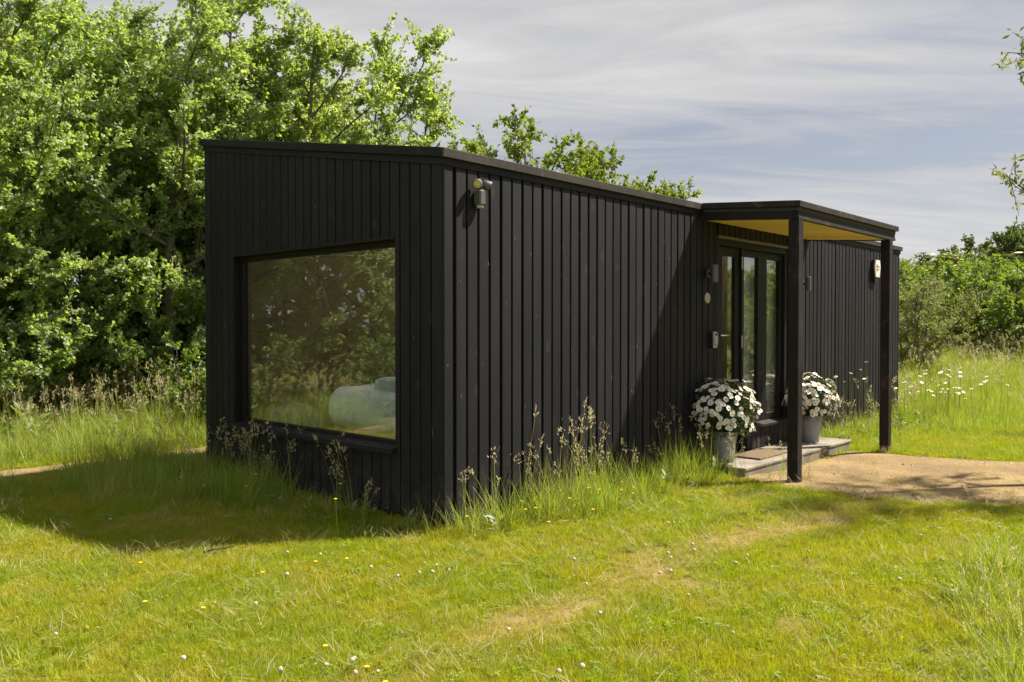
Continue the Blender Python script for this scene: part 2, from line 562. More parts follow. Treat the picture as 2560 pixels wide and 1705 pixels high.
class MB:
    def __init__(s):
        s.v, s.f, s.m = [], [], []

    def add(s, vs_, fs, mi=0):
        b = len(s.v)
        s.v += [tuple(p) for p in vs_]
        s.f += [tuple(b + i for i in f) for f in fs]
        s.m += [mi] * len(fs)

    def box(s, x0, x1, y0, y1, z0, z1, mi=0):
        s.add([(x0, y0, z0), (x1, y0, z0), (x1, y1, z0), (x0, y1, z0), (x0, y0, z1), (x1, y0, z1), (x1, y1, z1), (x0, y1, z1)],
              [(0, 3, 2, 1), (4, 5, 6, 7), (0, 1, 5, 4), (1, 2, 6, 5), (2, 3, 7, 6), (3, 0, 4, 7)], mi)

    def cbox(s, x0, x1, y0, y1, z0, z1, c=0.004, mi=0, shear=None):
        X, Y, Z = (x0, x1), (y0, y1), (z0, z1)
        vs_, idx = [], {}
        for i in (0, 1):
            for j in (0, 1):
                for k in (0, 1):
                    sx, sy, sz = (c if i == 0 else -c), (c if j == 0 else -c), (c if k == 0 else -c)
                    idx[i, j, k, 0] = len(vs_); vs_.append((X[i], Y[j] + sy, Z[k] + sz))
                    idx[i, j, k, 1] = len(vs_); vs_.append((X[i] + sx, Y[j], Z[k] + sz))
                    idx[i, j, k, 2] = len(vs_); vs_.append((X[i] + sx, Y[j] + sy, Z[k]))
        fs = []
        for a in range(3):
            b, d = [q for q in range(3) if q != a]
            for sd in (0, 1):
                q = []
                for (p1, p2) in ((0, 0), (1, 0), (1, 1), (0, 1)):
                    t = [0, 0, 0]; t[a] = sd; t[b] = p1; t[d] = p2
                    q.append(idx[t[0], t[1], t[2], a])
                fs.append(tuple(q))
        for a in range(3):
            b, d = [q for q in range(3) if q != a]
            for p1 in (0, 1):
                for p2 in (0, 1):
                    t0 = [0, 0, 0]; t0[b] = p1; t0[d] = p2
                    t1 = list(t0); t1[a] = 1
                    fs.append((idx[(*t0, b)], idx[(*t1, b)], idx[(*t1, d)], idx[(*t0, d)]))
        for i in (0, 1):
            for j in (0, 1):
                for k in (0, 1):
                    fs.append((idx[i, j, k, 0], idx[i, j, k, 1], idx[i, j, k, 2]))
        if shear:
            vs_ = [shear(p) for p in vs_]
        s.add(vs_, fs, mi)

    def tube(s, pts, rad, sides=6, mi=0, cap=True):
        pts = [Vector(p) for p in pts]
        n = len(pts)
        if isinstance(rad, (int, float)):
            rad = [rad] * n
        rings = []
        ref = Vector((0.31, 0.17, 0.93))
        for i, p in enumerate(pts):
            t = (pts[min(i + 1, n - 1)] - pts[max(i - 1, 0)]).normalized()
            a = t.cross(ref)
            if a.length < 1e-3:
                a = t.cross(Vector((1, 0, 0)))
            a.normalize()
            b = t.cross(a)
            rings.append([p + (a * math.cos(2 * math.pi * k / sides) + b * math.sin(2 * math.pi * k / sides)) * rad[i] for k in range(sides)])
        vs_ = [p for r_ in rings for p in r_]
        fs = [(i * sides + k, i * sides + (k + 1) % sides, (i + 1) * sides + (k + 1) % sides, (i + 1) * sides + k) for i in range(n - 1) for k in range(sides)]
        if cap:
            fs.append(tuple(range(sides))[::-1])
            fs.append(tuple((n - 1) * sides + k for k in range(sides)))
        s.add(vs_, fs, mi)

    def lathe(s, prof, seg=24, mi=0, c=(0, 0, 0)):
        n = len(prof)
        vs_ = [(c[0] + r_ * math.cos(2 * math.pi * k / seg), c[1] + r_ * math.sin(2 * math.pi * k / seg), c[2] + z) for (r_, z) in prof for k in range(seg)]
        fs = [(i * seg + k, i * seg + (k + 1) % seg, (i + 1) * seg + (k + 1) % seg, (i + 1) * seg + k) for i in range(n - 1) for k in range(seg)]
        fs.append(tuple(range(seg))[::-1])
        fs.append(tuple((n - 1) * seg + k for k in range(seg)))
        s.add(vs_, fs, mi)

    def prism(s, poly, ext, mi=0):
        """poly: list of 3D points, ext: extrusion vector"""
        n = len(poly)
        e = Vector(ext)
        a = [Vector(p) for p in poly]
        fs = [tuple(range(n))[::-1], tuple(range(n, 2 * n))] + [(i, (i + 1) % n, n + (i + 1) % n, n + i) for i in range(n)]
        s.add(a + [p + e for p in a], fs, mi)

    def mesh(s, name, mats, smooth=False):
        me = bpy.data.meshes.new(name)
        me.from_pydata(s.v, [], s.f)
        mats = [mats] if isinstance(mats, str) else mats
        for mm in mats:
            me.materials.append(MATS[mm])
        me.polygons.foreach_set('material_index', s.m)
        bm = bmesh.new()
        bm.from_mesh(me)
        bmesh.ops.recalc_face_normals(bm, faces=bm.faces)
        bm.to_mesh(me)
        bm.free()
        if smooth:
            me.polygons.foreach_set('use_smooth', [True] * len(me.polygons))
            me.set_sharp_from_angle(angle=R(35))
        me.update()
        return me

    def build(s, name, mats, parent=None, smooth=False, loc=(0, 0, 0), rot=(0, 0, 0)):
        return link_mesh(name, s.mesh(name, mats, smooth), parent, loc, rot)


# cabin frame: U runs along the long wall, V along the gable end (away from the viewer)
CX, CY = -0.516, 6.22
ROT = math.atan2(0.735, 0.678)
cu, su = math.cos(ROT), math.sin(ROT)


def W(u, v, z=0.0):
    return (CX + cu * u - su * v, CY + su * u + cu * v, z)


def to_uv(x, y):
    dx, dy = x - CX, y - CY
    return cu * dx + su * dy, -su * dx + cu * dy


def sstep(a, b, x):
    t = np.clip((x - a) / (b - a), 0, 1)
    return t * t * (3 - 2 * t)


def wob(x, y, f=1.0, s=0.0):
    return (np.sin(1.3 * f * x + 0.7 * f * y + s) + np.sin(-0.8 * f * x + 1.7 * f * y + 1.9 + s) + np.sin(2.3 * f * x + 0.4 * f * y + 4.1 - s) * 0.6 + np.sin(3.1 * f * y - 1.2 * f * x + 2.2 * s) * 0.4) / 3.0


def H(x, y):
    x = np.asarray(x, dtype=np.float64)
    y = np.asarray(y, dtype=np.float64)
    h = 0.02 * wob(x, y, 1.1)
    h = h + 1.05 * sstep(11, 28, y) * sstep(3, 11, x)
    h = h + 4.2 * sstep(32, 85, y) * sstep(8, 40, x)
    h = h + 0.10 * sstep(5.5, 8.5, -x) * sstep(5, 10, y)
    return h


def dry_map(x, y):
    """worn, dry strip in the lawn leading to the gravel, plus scattered dry spots"""
    P = [(-0.9, 3.2), (-0.1, 4.1), (0.58, 5.05), (1.32, 5.82), (2.3, 6.6), (3.2, 7.35)]
    d = np.full(np.shape(x), 1e9)
    for (a, b) in zip(P[:-1], P[1:]):
        ax, ay = a
        bx, by = b
        L2 = (bx - ax) ** 2 + (by - ay) ** 2
        t = np.clip(((x - ax) * (bx - ax) + (y - ay) * (by - ay)) / L2, 0, 1)
        d = np.minimum(d, np.hypot(x - ax - t * (bx - ax), y - ay - t * (by - ay)))
    wv = 0.30 + 0.14 * wob(x, y, 2.6, 0.5)
    dr = 0.85 * (1 - sstep(wv * 0.2, wv * 1.25, d)) * (0.55 + 0.45 * sstep(-0.3, 0.4, wob(x, y, 4.0, 1.0)))
    fade = sstep(3.4, 5.0, y)
    dr = dr * (0.35 + 0.65 * fade)
    spots = sstep(0.42, 0.75, wob(x, y, 3.7, 2.0) * 0.7 + wob(x, y, 9.0, 0.3) * 0.5) * 0.72 * sstep(-3.0, 1.5, x)
    spots = spots * (1 - sstep(9, 12, y))
    return np.clip(np.maximum(dr, spots), 0, 1)


# ------------------------------------------------------------------ ground
def build_ground():
    def axis(lo, hi, step, far_lo, far_hi):
        core = np.arange(lo, hi + 1e-6, step)
        g = 1.22
        up, d, p = [], step, hi
        while p < far_hi:
            d *= g
            p += d
            up.append(p)
        dn, d, p = [], step, lo
        while p > far_lo:
            d *= g
            p -= d
            dn.append(p)
        return np.array(dn[::-1] + list(core) + up)
    xs = axis(-10, 12, 0.10, -900, 900)
    ys = axis(1.0, 17, 0.10, -900, 1500)
    gx, gy = np.meshgrid(xs, ys)
    z = H(gx, gy)
    nx, ny = len(xs), len(ys)
    V = np.stack([gx.ravel(), gy.ravel(), z.ravel()], 1)
    i = np.arange(nx - 1)[None, :] + nx * np.arange(ny - 1)[:, None]
    F = np.stack([i, i + 1, i + nx + 1, i + nx], -1).reshape(-1, 4)
    me = np_mesh('ground', V, F, ['turf'], smooth=True)
    at = me.attributes.new('dry', 'FLOAT', 'POINT')
    at.data.foreach_set('value', dry_map(V[:, 0], V[:, 1]).astype(np.float32))
    o = link_mesh('ground', me)
    tag(o, kind='structure')
    return o


build_ground()

NEAR = np.array([(2.35, 8.50), (2.62, 8.22), (2.96, 7.95), (3.25, 7.62), (3.9, 7.38), (4.6, 7.22), (6.5, 7.0), (12, 6.4), (20, 5.5)])
FAR = np.array([(2.50, 8.70), (2.95, 9.05), (3.6, 9.75), (4.35, 10.52), (4.95, 10.12), (5.6, 9.8), (7.5, 9.4), (13, 8.9), (21, 8.0)])


def resample(P, n):
    seg = np.r_[0, np.cumsum(np.hypot(*np.diff(P, axis=0).T))]
    t = np.linspace(0, seg[-1], n)
    return np.stack([np.interp(t, seg, P[:, 0]), np.interp(t, seg, P[:, 1])], 1)


def corr(P, n):
    t = np.linspace(0, len(P) - 1, n)
    k = np.arange(len(P))
    return np.stack([np.interp(t, k, P[:, 0]), np.interp(t, k, P[:, 1])], 1)


def strip(name, A, B, n, m, jit, lift=0.012):
    A, B = corr(A, n), corr(B, n)
    s = np.arange(n)
    A = A + np.stack([wob(A[:, 0], A[:, 1], 4.0, 0.2), wob(A[:, 0], A[:, 1], 4.6, 1.4)], 1) * jit
    B = B + np.stack([wob(B[:, 0], B[:, 1], 4.2, 2.2), wob(B[:, 0], B[:, 1], 4.4, 0.4)], 1) * jit
    t = np.linspace(0, 1, m)[None, :, None]
    P = A[:, None] * (1 - t) + B[:, None] * t
    edge = np.minimum(t[..., 0], 1 - t[..., 0])
    z = H(P[..., 0], P[..., 1]) + lift * sstep(0, 0.12, edge) - 0.006 * (edge < 0.02) + 0.005 * wob(P[..., 0], P[..., 1], 5)
    z = np.where(edge > 0.02, np.maximum(z, H(P[..., 0], P[..., 1]) + 0.008), z)
    V = np.concatenate([P, z[..., None]], -1).reshape(-1, 3)
    i = m * np.arange(n - 1)[:, None] + np.arange(m - 1)[None, :]
    F = np.stack([i, i + m, i + m + 1, i + 1], -1).reshape(-1, 4)
    o = link_mesh(name, np_mesh(name, V, F, ['gravel'], smooth=True))
    return tag(o, kind='structure')


strip('path', NEAR, FAR, 90, 30, 0.07, 0.02)
LP_A = np.array([W(u, 4.98)[:2] for u in np.linspace(-5, 13, 20)])
LP_B = np.array([W(u, 5.62)[:2] for u in np.linspace(-5, 13, 20)])
strip('path', LP_A, LP_B, 90, 10, 0.06, 0.03)


def in_right_path(x, y):
    """mask of the gravel apron"""
    n = corr(NEAR, 60)
    f = corr(FAR, 60)
    poly = np.concatenate([n, f[::-1]])
    inside = np.zeros(np.shape(x), bool)
    j = len(poly) - 1
    for i in range(len(poly)):
        xi, yi = poly[i]
        xj, yj = poly[j]
        c = ((yi > y) != (yj > y)) & (x < (xj - xi) * (y - yi) / (yj - yi + 1e-12) + xi)
        inside ^= c
        j = i
    return inside


# ------------------------------------------------------------------ cabin
LEN, WID = 10.44, 3.77
ZB = 0.10                         # lower end of the cladding
Z_EAVE, RISE = 2.948, 0.657       # top of the roof edge at the long wall; rise towards the back
OV = 0.038                        # roof overhang


def zroof(v):
    return Z_EAVE + (v + OV) * RISE / (WID + 2 * OV)


cabin = empty('cabin', W(0, 0, 0), ROT)
tag(cabin, 'black timber-clad cabin with a sloping flat roof and a porch canopy', 'cabin')

OPEN_V = (0.574, 3.17)
OPEN_Z = (0.63, 2.325)
DOOR_U = (4.22, 6.06)
DOOR_Z = (0.115, 2.62)


def board_mesh(a0, a1, zb, zt0, zt1, wall, c0=0.005, c1=0.005, th=0.024, name='board'):
    prof = [(a0, th), (a0, c0), (a0 + c0, 0), (a1 - c1, 0), (a1, c1), (a1, th)]
    n = len(prof)
    vs_ = []
    for top in (0, 1):
        for (a, d) in prof:
            z = zb if not top else zt0 + (zt1 - zt0) * (a - a0) / (a1 - a0)
            vs_.append((a, d, z) if wall == 'front' else (d, a, z))
    fs = [tuple(range(n)), tuple(range(n, 2 * n))] + [(i, (i + 1) % n, n + (i + 1) % n, n + i) for i in range(n)]
    return vs_, fs


GAP = 0.013


def build_end_wall():
    wall = MB()
    x0, x1 = 0.026, 0.13
    zt = lambda v: zroof(v) - 0.055
    (oa, ob), (oz0, oz1) = OPEN_V, OPEN_Z

    def piece(va, vb, z0, za, zb_):
        wall.prism([(x0, va, z0), (x0, vb, z0), (x0, vb, zb_), (x0, va, za)], (x1 - x0, 0, 0))
    piece(0.13, oa, ZB + 0.02, zt(0.13), zt(oa))
    piece(ob, WID - 0.13, ZB + 0.02, zt(ob), zt(WID - 0.13))
    piece(oa, ob, ZB + 0.02, oz0 - 0.05, oz0 - 0.05)
    piece(oa, ob, oz1, zt(oa), zt(ob))
    w = wall.build('end_wall', 'backing_black', cabin)
    pitch = (WID - 0.026) / 30
    for k in range(30):
        a0 = 0.026 + k * pitch + GAP / 2
        a1 = 0.026 + (k + 1) * pitch - GAP / 2 + random.uniform(-0.003, 0.003)
        if k == 0:
            a0 = 0.026
        mb = MB()
        dz = random.uniform(-0.006, 0.004)

        def strip_(s0, s1, z0, z1=None, cl=True, cr=True):
            mb.add(*board_mesh(s0, s1, z0, zt(s0) if z1 is None else z1, zt(s1) if z1 is None else z1, 'end', 0.005 if cl else 0.0005, 0.005 if cr else 0.0005))
        if a1 <= oa or a0 >= ob:
            strip_(a0, a1, ZB + dz)
        elif a0 < oa < a1:
            strip_(a0, oa, ZB + dz, None, True, False)
            strip_(oa + 0.0003, a1, ZB + dz, oz0 - 0.05, False, True)
            strip_(oa + 0.0003, a1, oz1, None, False, True)
        elif a0 < ob < a1:
            strip_(ob, a1, ZB + dz, None, False, True)
            strip_(a0, ob - 0.0003, ZB + dz, oz0 - 0.05, True, False)
            strip_(a0, ob - 0.0003, oz1, None, True, False)
        else:
            strip_(a0, a1, ZB + dz, oz0 - 0.05)
            b2 = MB()
            b2.add(*board_mesh(a0, a1, oz1, zt(a0), zt(a1), 'end'))
            b2.build('board', 'cladding', w)
        mb.build('board', 'cladding', w)
    # window reveal linings
    rv = MB()
    rv.box(0.004, 0.125, oa - 0.002, oa + 0.012, oz0, oz1 - 0.001)
    rv.box(0.004, 0.125, ob - 0.012, ob + 0.002, oz0, oz1 - 0.001)
    rv.box(-0.006, 0.125, oa + 0.013, ob - 0.013, oz1 - 0.016, oz1 + 0.008)
    rv.build('reveal', 'frame_black', w)
    return w


def build_front_wall():
    wall = MB()
    y0, y1 = 0.026, 0.13
    top = Z_EAVE - 0.06
    (da, db), (dz0, dz1) = DOOR_U, DOOR_Z
    wall.box(0.0265, da, y0, y1, ZB + 0.02, top)
    wall.box(db, LEN - 0.02, y0, y1, ZB + 0.02, top)
    wall.box(da, db, y0, y1, dz1, top)
    w = wall.build('front_wall', 'backing_black', cabin)
    edges = [0.0, 0.113]
    while edges[-1] + 0.1295 < da - 0.06:
        edges.append(edges[-1] + 0.1295)
    edges.append(da - 0.035)
    left = list(zip(edges[:-1], edges[1:]))
    right, e = [], db + 0.035
    while e + 0.1295 < LEN - 0.03:
        right.append((e, e + 0.1295))
        e += 0.1295
    right.append((e, LEN))
    shared = {}
    for (a, b) in left + right:
        wd = round(b - a - 0.020, 4)
        if wd not in shared:
            mb = MB()
            mb.add(*board_mesh(0, wd, 0, 1, 1, 'front'))
            shared[wd] = mb.mesh('board', 'cladding')
        dz = random.uniform(-0.006, 0.004)
        link_mesh('board', shared[wd], w, (a + (0.010 + random.uniform(-0.004, 0.004) if a > 0 else 0), random.uniform(-0.003, 0.003), ZB + dz), scale=(1, 1, Z_EAVE - 0.075 - ZB - dz))
    # boards below the side window and over the doors
    e = 4.93
    while e + 0.1 < db:
        mb = MB()
        mb.add(*board_mesh(e + 0.008, min(e + 0.119, db), 0.10, 0.365, 0.365, 'front'))
        mb.build('board', 'cladding', w)
        e += 0.125
    lw = MB()
    lw.box(4.88, db, y0, y1, ZB + 0.02, 0.40)
    lw.build('low_wall', 'backing_black', w)
    e = da
    while e + 0.1 < db:
        mb = MB()
        mb.add(*board_mesh(e + 0.008, min(e + 0.123, db), 2.625, Z_EAVE - 0.075, Z_EAVE - 0.075, 'front'))
        mb.build('board', 'cladding', w)
        e += 0.1308
    return w


def build_shell():
    for name, box_ in (('far_end_wall', None), ('back_wall', None)):
        mb = MB()
        if name == 'far_end_wall':
            mb.prism([(LEN - 0.026, 0.13, ZB), (LEN - 0.026, WID - 0.13, ZB), (LEN - 0.026, WID - 0.13, zroof(WID - 0.13) - 0.06), (LEN - 0.026, 0.13, zroof(0.13) - 0.06)], (-0.1, 0, 0))
        else:
            t = zroof(WID) - 0.08
            y0, y1 = WID - 0.13, WID - 0.026
            for (u0, u1, z0, z1) in ((0.026, 6.0, ZB, t), (6.0, 8.0, ZB, 0.95), (6.0, 8.0, 2.5, t), (8.0, LEN - 0.026, ZB, t)):
                mb.box(u0, u1, y0, y1, z0, z1)
        w = mb.build(name, 'backing_black', cabin)
        if name == 'far_end_wall':
            k = 0.0
            while k + 0.11 < WID:
                b = MB()
                b.prism([(LEN - 0.024, k + 0.03, ZB), (LEN - 0.024, k + 0.142, ZB), (LEN - 0.024, k + 0.142, zroof(k) - 0.05), (LEN - 0.024, k + 0.03, zroof(k) - 0.055)], (0.024, 0, 0))
                b.build('board', 'cladding', w)
                k += 0.1247
        else:
            k = 0.0
            while k + 0.12 < LEN:
                for (z0, z1) in (((ZB, 0.43), (2.92, zroof(WID) - 0.07)) if 5.95 < k < 8.0 else ((ZB, zroof(WID) - 0.07),)):
                    b = MB()
                    b.box(k + 0.008, k + 0.122, WID - 0.024, WID, z0, z1)
                    b.build('board', 'cladding', w)
                k += 0.1305
            g = MB()
            g.box(6.0, 8.0, WID - 0.09, WID - 0.08, 0.95, 2.5)
            g.build('pane', 'glass', w)  # unseen back window, added to let daylight indoors
    # inside
    mb = MB()
    mb.box(0.14, LEN - 0.14, 0.14, WID - 0.14, 0.24, 0.30)
    mb.build('room_floor', 'room_floor', cabin)
    mb = MB()
    mb.box(0.135, 4.2, 0.135, 0.15, 0.305, 2.76)
    mb.box(6.1, 6.18, 0.155, WID - 0.16, 0.305, 2.76)
    mb.box(0.135, 6.1, WID - 0.155, WID - 0.135, 0.305, 3.30)
    mb.build('room_wall', 'room_wall', cabin)
    # plinth under the cladding
    mb = MB()
    mb.box(0.16, LEN - 0.16, 0.16, WID - 0.16, -0.25, 0.235)
    mb.build('plinth', 'backing_black', cabin)


FILL_U, FILL_V = [(0.9, 2.5), (4.5, 6.0)], [(1.1, 2.6), (0.7, 2.6)]  # unseen roof openings, added to light the bed and the curtains


def build_roof():
    mb = MB()
    o = OV - 0.012
    def slab(mb_, u0, u1, v0, v1, a, b):
        mb_.prism([(u0, v0, zroof(v0) - a), (u0, v1, zroof(v1) - a), (u0, v1, zroof(v1) - b), (u0, v0, zroof(v0) - b)], (u1 - u0, 0, 0))

    def pieces(u0, u1, v0, v1, hi, lo, mb_):
        e = u0
        for (s0, s1), (t0, t1) in zip(FILL_U, FILL_V):
            slab(mb_, e, s0, v0, v1, hi, lo)
            slab(mb_, s0, s1, v0, t0, hi, lo)
            slab(mb_, s0, s1, t1, v1, hi, lo)
            e = s1
        slab(mb_, e, u1, v0, v1, hi, lo)
    pieces(-o, LEN + o, -o, WID + o, 0.05, 0.006, mb)
    r = mb.build('roof', 'roof_felt', cabin)
    for (s0, s1), (t0, t1) in zip(FILL_U, FILL_V):
        sk = MB()
        slab(sk, s0 - 0.03, s1 + 0.03, t0 - 0.03, t1 + 0.03, 0.004, -0.012)
        sk.build('added_skylight', 'opal', r)  # translucent panel added out of view to brighten the room
    # ceiling inside
    mb = MB()
    pieces(0.13, LEN - 0.14, 0.135, WID - 0.14, 0.16, 0.07, mb)
    mb.build('ceiling', 'room_wall', cabin)
    # fascia boards
    us = [(-OV, 3.2), (3.203, 6.9), (6.903, LEN + OV)]
    for (a, b) in us:
        f = MB()
        f.cbox(a, b, -OV, -0.013, Z_EAVE - 0.070, Z_EAVE, 0.003)
        f.build('fascia', 'trim_wood', r)
    f = MB()
    f.box(-0.014, LEN + 0.014, -0.0125, -0.002, Z_EAVE - 0.125, Z_EAVE - 0.060)
    f.build('frieze', 'cladding', r)

    def sh(p):
        return (p[0], p[1], p[2] + zroof(p[1]))
    for (a, b) in ((-0.0128, 1.9), (1.903, WID + OV)):
        f = MB()
        f.cbox(-OV, -0.013, a, b, -0.072, 0.0, 0.003, shear=sh)
        f.build('fascia', 'cladding', r)
    f = MB()
    f.cbox(-0.0125, -0.002, -0.0124, WID + 0.012, -0.128, -0.064, 0.001, shear=sh)
    f.build('frieze', 'cladding', r)
    f = MB()
    f.cbox(LEN + 0.013, LEN + OV, -0.0128, WID + OV, -0.072, 0.0, 0.003, shear=sh)
    f.build('fascia', 'trim_wood', r)
    f = MB()
    f.cbox(LEN + 0.001, LEN + 0.0125, 0.0, WID, -0.128, -0.064, 0.001, shear=sh)
    f.build('frieze', 'cladding', r)
    f = MB()
    f.cbox(-0.012, LEN + 0.012, WID + 0.013, WID + OV - 0.001, zroof(WID) - 0.075, zroof(WID) + 0.004, 0.003)
    f.build('fascia', 'trim_wood', r)
    return r


def build_picture_window():
    (oa, ob), (z0, z1) = OPEN_V, OPEN_Z
    fr = MB()
    x0, x1 = 0.075, 0.125
    t = 0.052
    a, b, zb, zt_ = oa + 0.012, ob - 0.012, z0, z1 - 0.016
    fr.cbox(x0, x1, a, b, zb, zb + 0.035, 0.003)
    fr.cbox(x0, x1, a, b, zt_ - t, zt_, 0.003)
    fr.cbox(x0, x1, a, a + t * 0.4, zb + 0.035, zt_ - t, 0.003)
    fr.cbox(x0, x1, b - t * 1.25, b, zb + 0.035, zt_ - t, 0.003)
    w = fr.build('picture_window', 'frame_black', cabin)
    g = MB()
    g.box(0.096, 0.104, a + 0.015, b - 0.05, zb + 0.03, zt_ - t + 0.005)
    g.build('pane', 'glass', w)
    s = MB()
    s.prism([(-0.052, oa - 0.0, 0.572), (-0.052, oa, 0.612), (0.074, oa, 0.632), (0.074, oa, 0.592)], (0, ob + 0.055 - oa, 0))
    s.build('sill', 'cladding', w)


def build_doors():
    (da, db), (z0, z1) = DOOR_U, DOOR_Z
    # outer frame
    f = MB()
    f.cbox(da, da + 0.05, 0.02, 0.13, z0, z1, 0.003)
    f.cbox(db - 0.05, db, 0.02, 0.13, 0.40, z1, 0.003)
    f.cbox(da + 0.05, db - 0.05, 0.02, 0.13, z1 - 0.085, z1, 0.003)
    f.cbox(4.845, 4.90, 0.03, 0.125, z0, z1 - 0.085, 0.003)
    fr = f.build('door_frame', 'frame_black', cabin)
    r = MB()
    r.cbox(da - 0.03, db + 0.03, -0.022, 0.0195, z1 - 0.012, z1 + 0.018, 0.003)
    r.build('drip_rail', 'lamp_grey', fr)
    # door leaf
    d = MB()
    a, b = da + 0.052, 4.843
    y0, y1 = 0.06, 0.115
    d.cbox(a, a + 0.15, y0, y1, z0 + 0.02, z1 - 0.09, 0.003)
    d.cbox(b - 0.105, b, y0, y1, z0 + 0.02, z1 - 0.09, 0.003)
    d.cbox(a + 0.15, b - 0.105, y0, y1, z0 + 0.02, z0 + 0.16, 0.003)
    d.cbox(a + 0.15, b - 0.105, y0, y1, z1 - 0.19, z1 - 0.09, 0.003)
    dd = d.build('door', 'frame_black', cabin)
    g = MB()
    g.box(a + 0.14, b - 0.095, 0.084, 0.090, z0 + 0.15, z1 - 0.18)
    g.build('pane', 'glass', dd)
    h = MB()
    hx, hz = a + 0.045, 1.50
    h.tube([(hx, 0.06, hz), (hx, 0.015, hz), (hx + 0.02, 0.003, hz), (hx + 0.145, 0.003, hz)], 0.0095, 10)
    h.lathe([(0.024, 0), (0.024, 0.006)], 16)
    me = h.mesh('handle', 'chrome', True)
    # the rose lies flat on the stile
    o = link_mesh('handle', me, dd)
    for v in me.vertices[-32:]:
        x, y, z = v.co
        v.co = (hx + x, 0.0595 - z, hz + y)
    for zz in (0.45, 1.42, 2.36):
        hg = MB()
        hg.tube([(4.846, 0.026, zz - 0.075), (4.846, 0.026, zz + 0.075)], 0.009, 10)
        hg.build('hinge', 'hinge_metal', dd)
    # side windows
    for (wa, wb) in ((4.902, 5.44), (5.442, db - 0.052)):
        s = MB()
        l = 0.035 if wa < 5 else 0.13
        rr = 0.11 if wa < 5 else 0.06
        s.cbox(wa, wa + l, y0, y1, 0.42, z1 - 0.09, 0.003)
        s.cbox(wb - rr, wb, y0, y1, 0.42, z1 - 0.09, 0.003)
        s.cbox(wa + l, wb - rr, y0, y1, 0.42, 0.51, 0.003)
        s.cbox(wa + l, wb - rr, y0, y1, z1 - 0.17, z1 - 0.09, 0.003)
        sw = s.build('side_window', 'frame_black', cabin)
        g = MB()
        g.box(wa + l - 0.01, wb - rr + 0.01, 0.084, 0.090, 0.50, z1 - 0.16)
        g.build('pane', 'glass', sw)
    s = MB()
    s.prism([(4.95, -0.055, 0.372), (4.95, -0.055, 0.400), (4.95, 0.058, 0.424), (4.95, 0.058, 0.396)], (db + 0.02 - 4.95, 0, 0))
    s.build('sill', 'trim_wood', sw)


def build_canopy():
    c0, c1, depth = 3.78, 6.77, 1.14
    sl = 0.085 / depth
    top = Z_EAVE + 0.006

    def sh(p):
        return (p[0], p[1], p[2] + top + p[1] * sl)
    mb = MB()
    mb.cbox(c0 + 0.03, c1 - 0.03, -depth + 0.03, -OV - 0.002, -0.10, -0.008, 0.002, shear=sh)
    cp = mb.build('canopy', 'roof_felt', cabin)
    f = MB()
    f.cbox(c0, c1, -depth, -depth + 0.028, -0.062, 0.0, 0.003, shear=sh)
    f.build('fascia', 'trim_wood', cp)
    for (a, b) in ((c0, c0 + 0.028), (c1 - 0.028, c1)):
        f = MB()
        f.cbox(a, b, -depth + 0.029, -OV - 0.003, -0.062, 0.0, 0.003, shear=sh)
        f.build('fascia', 'trim_wood', cp)
    # beams carrying the roof
    b = MB()
    b.cbox(c0 + 0.035, c1 - 0.035, -depth + 0.035, -depth + 0.080, -0.185, -0.063, 0.004, shear=sh)
    b.build('beam', 'post_wood', cp)
    b = MB()
    b.cbox(c0 + 0.034, c1 - 0.034, -depth + 0.028, -depth + 0.0345, -0.182, -0.150, 0.001, shear=sh)
    b.build('edge_strip', 'trim_wood', cp)
    for (a, e) in ((c0 + 0.035, c0 + 0.080), (c1 - 0.080, c1 - 0.035)):
        b = MB()
        b.cbox(a, e, -depth + 0.081, -0.003, -0.185, -0.063, 0.004, shear=sh)
        b.build('beam', 'post_wood', cp)
    # tongue-and-groove ceiling
    n = 32
    w = (c1 - c0 - 0.165) / n
    me = MB()
    me.cbox(0.0015, w - 0.0015, -depth + 0.082, -0.004, -0.176, -0.160, 0.003, shear=sh)
    me = me.mesh('ceiling_slat', 'pine')
    for k in range(n):
        link_mesh('ceiling_slat', me, cp, (c0 + 0.0825 + k * w, 0, random.uniform(-0.0008, 0.0008)))
    # posts
    for (u, zg) in ((c0 + 0.045, -0.05), (c1 - 0.24, 0.10)):
        p = MB()
        y = -depth + 0.030
        p.cbox(u, u + 0.112, y, y + 0.112, zg, top - depth * sl - 0.186 + 0.006, 0.005)
        po = p.build('post', 'post_wood', cabin)
        if zg > 0:
            s = MB()
            s.cbox(u + 0.004, u + 0.108, y + 0.004, y + 0.108, -0.04, 0.099, 0.003)
            s.build('post_shoe', 'steel_shoe', po)
            s = MB()
            pr = [(u + 0.0035, y + 0.056 + 0.034 * math.cos(t), 0.045 + (0.034 * math.sin(t) if math.sin(t) > 0 else -0.06)) for t in np.linspace(0, math.pi, 9)]
            pr += [(u + 0.0035, y + 0.022, -0.03), (u + 0.0035, y + 0.09, -0.03)]
            s.prism(pr, (-0.004, 0, 0))
            s.build('shoe_plate', 'steel_plate', po)


build_end_wall()
build_front_wall()
build_shell()
build_roof()
build_picture_window()
build_doors()
build_canopy()


# ------------------------------------------------------------------ things on and around the cabin
def thing(name, u, v, z, label, cat, group=None, rz=0.0):
    o = empty(name, W(u, v, z), ROT + rz)
    return tag(o, label, cat, group)


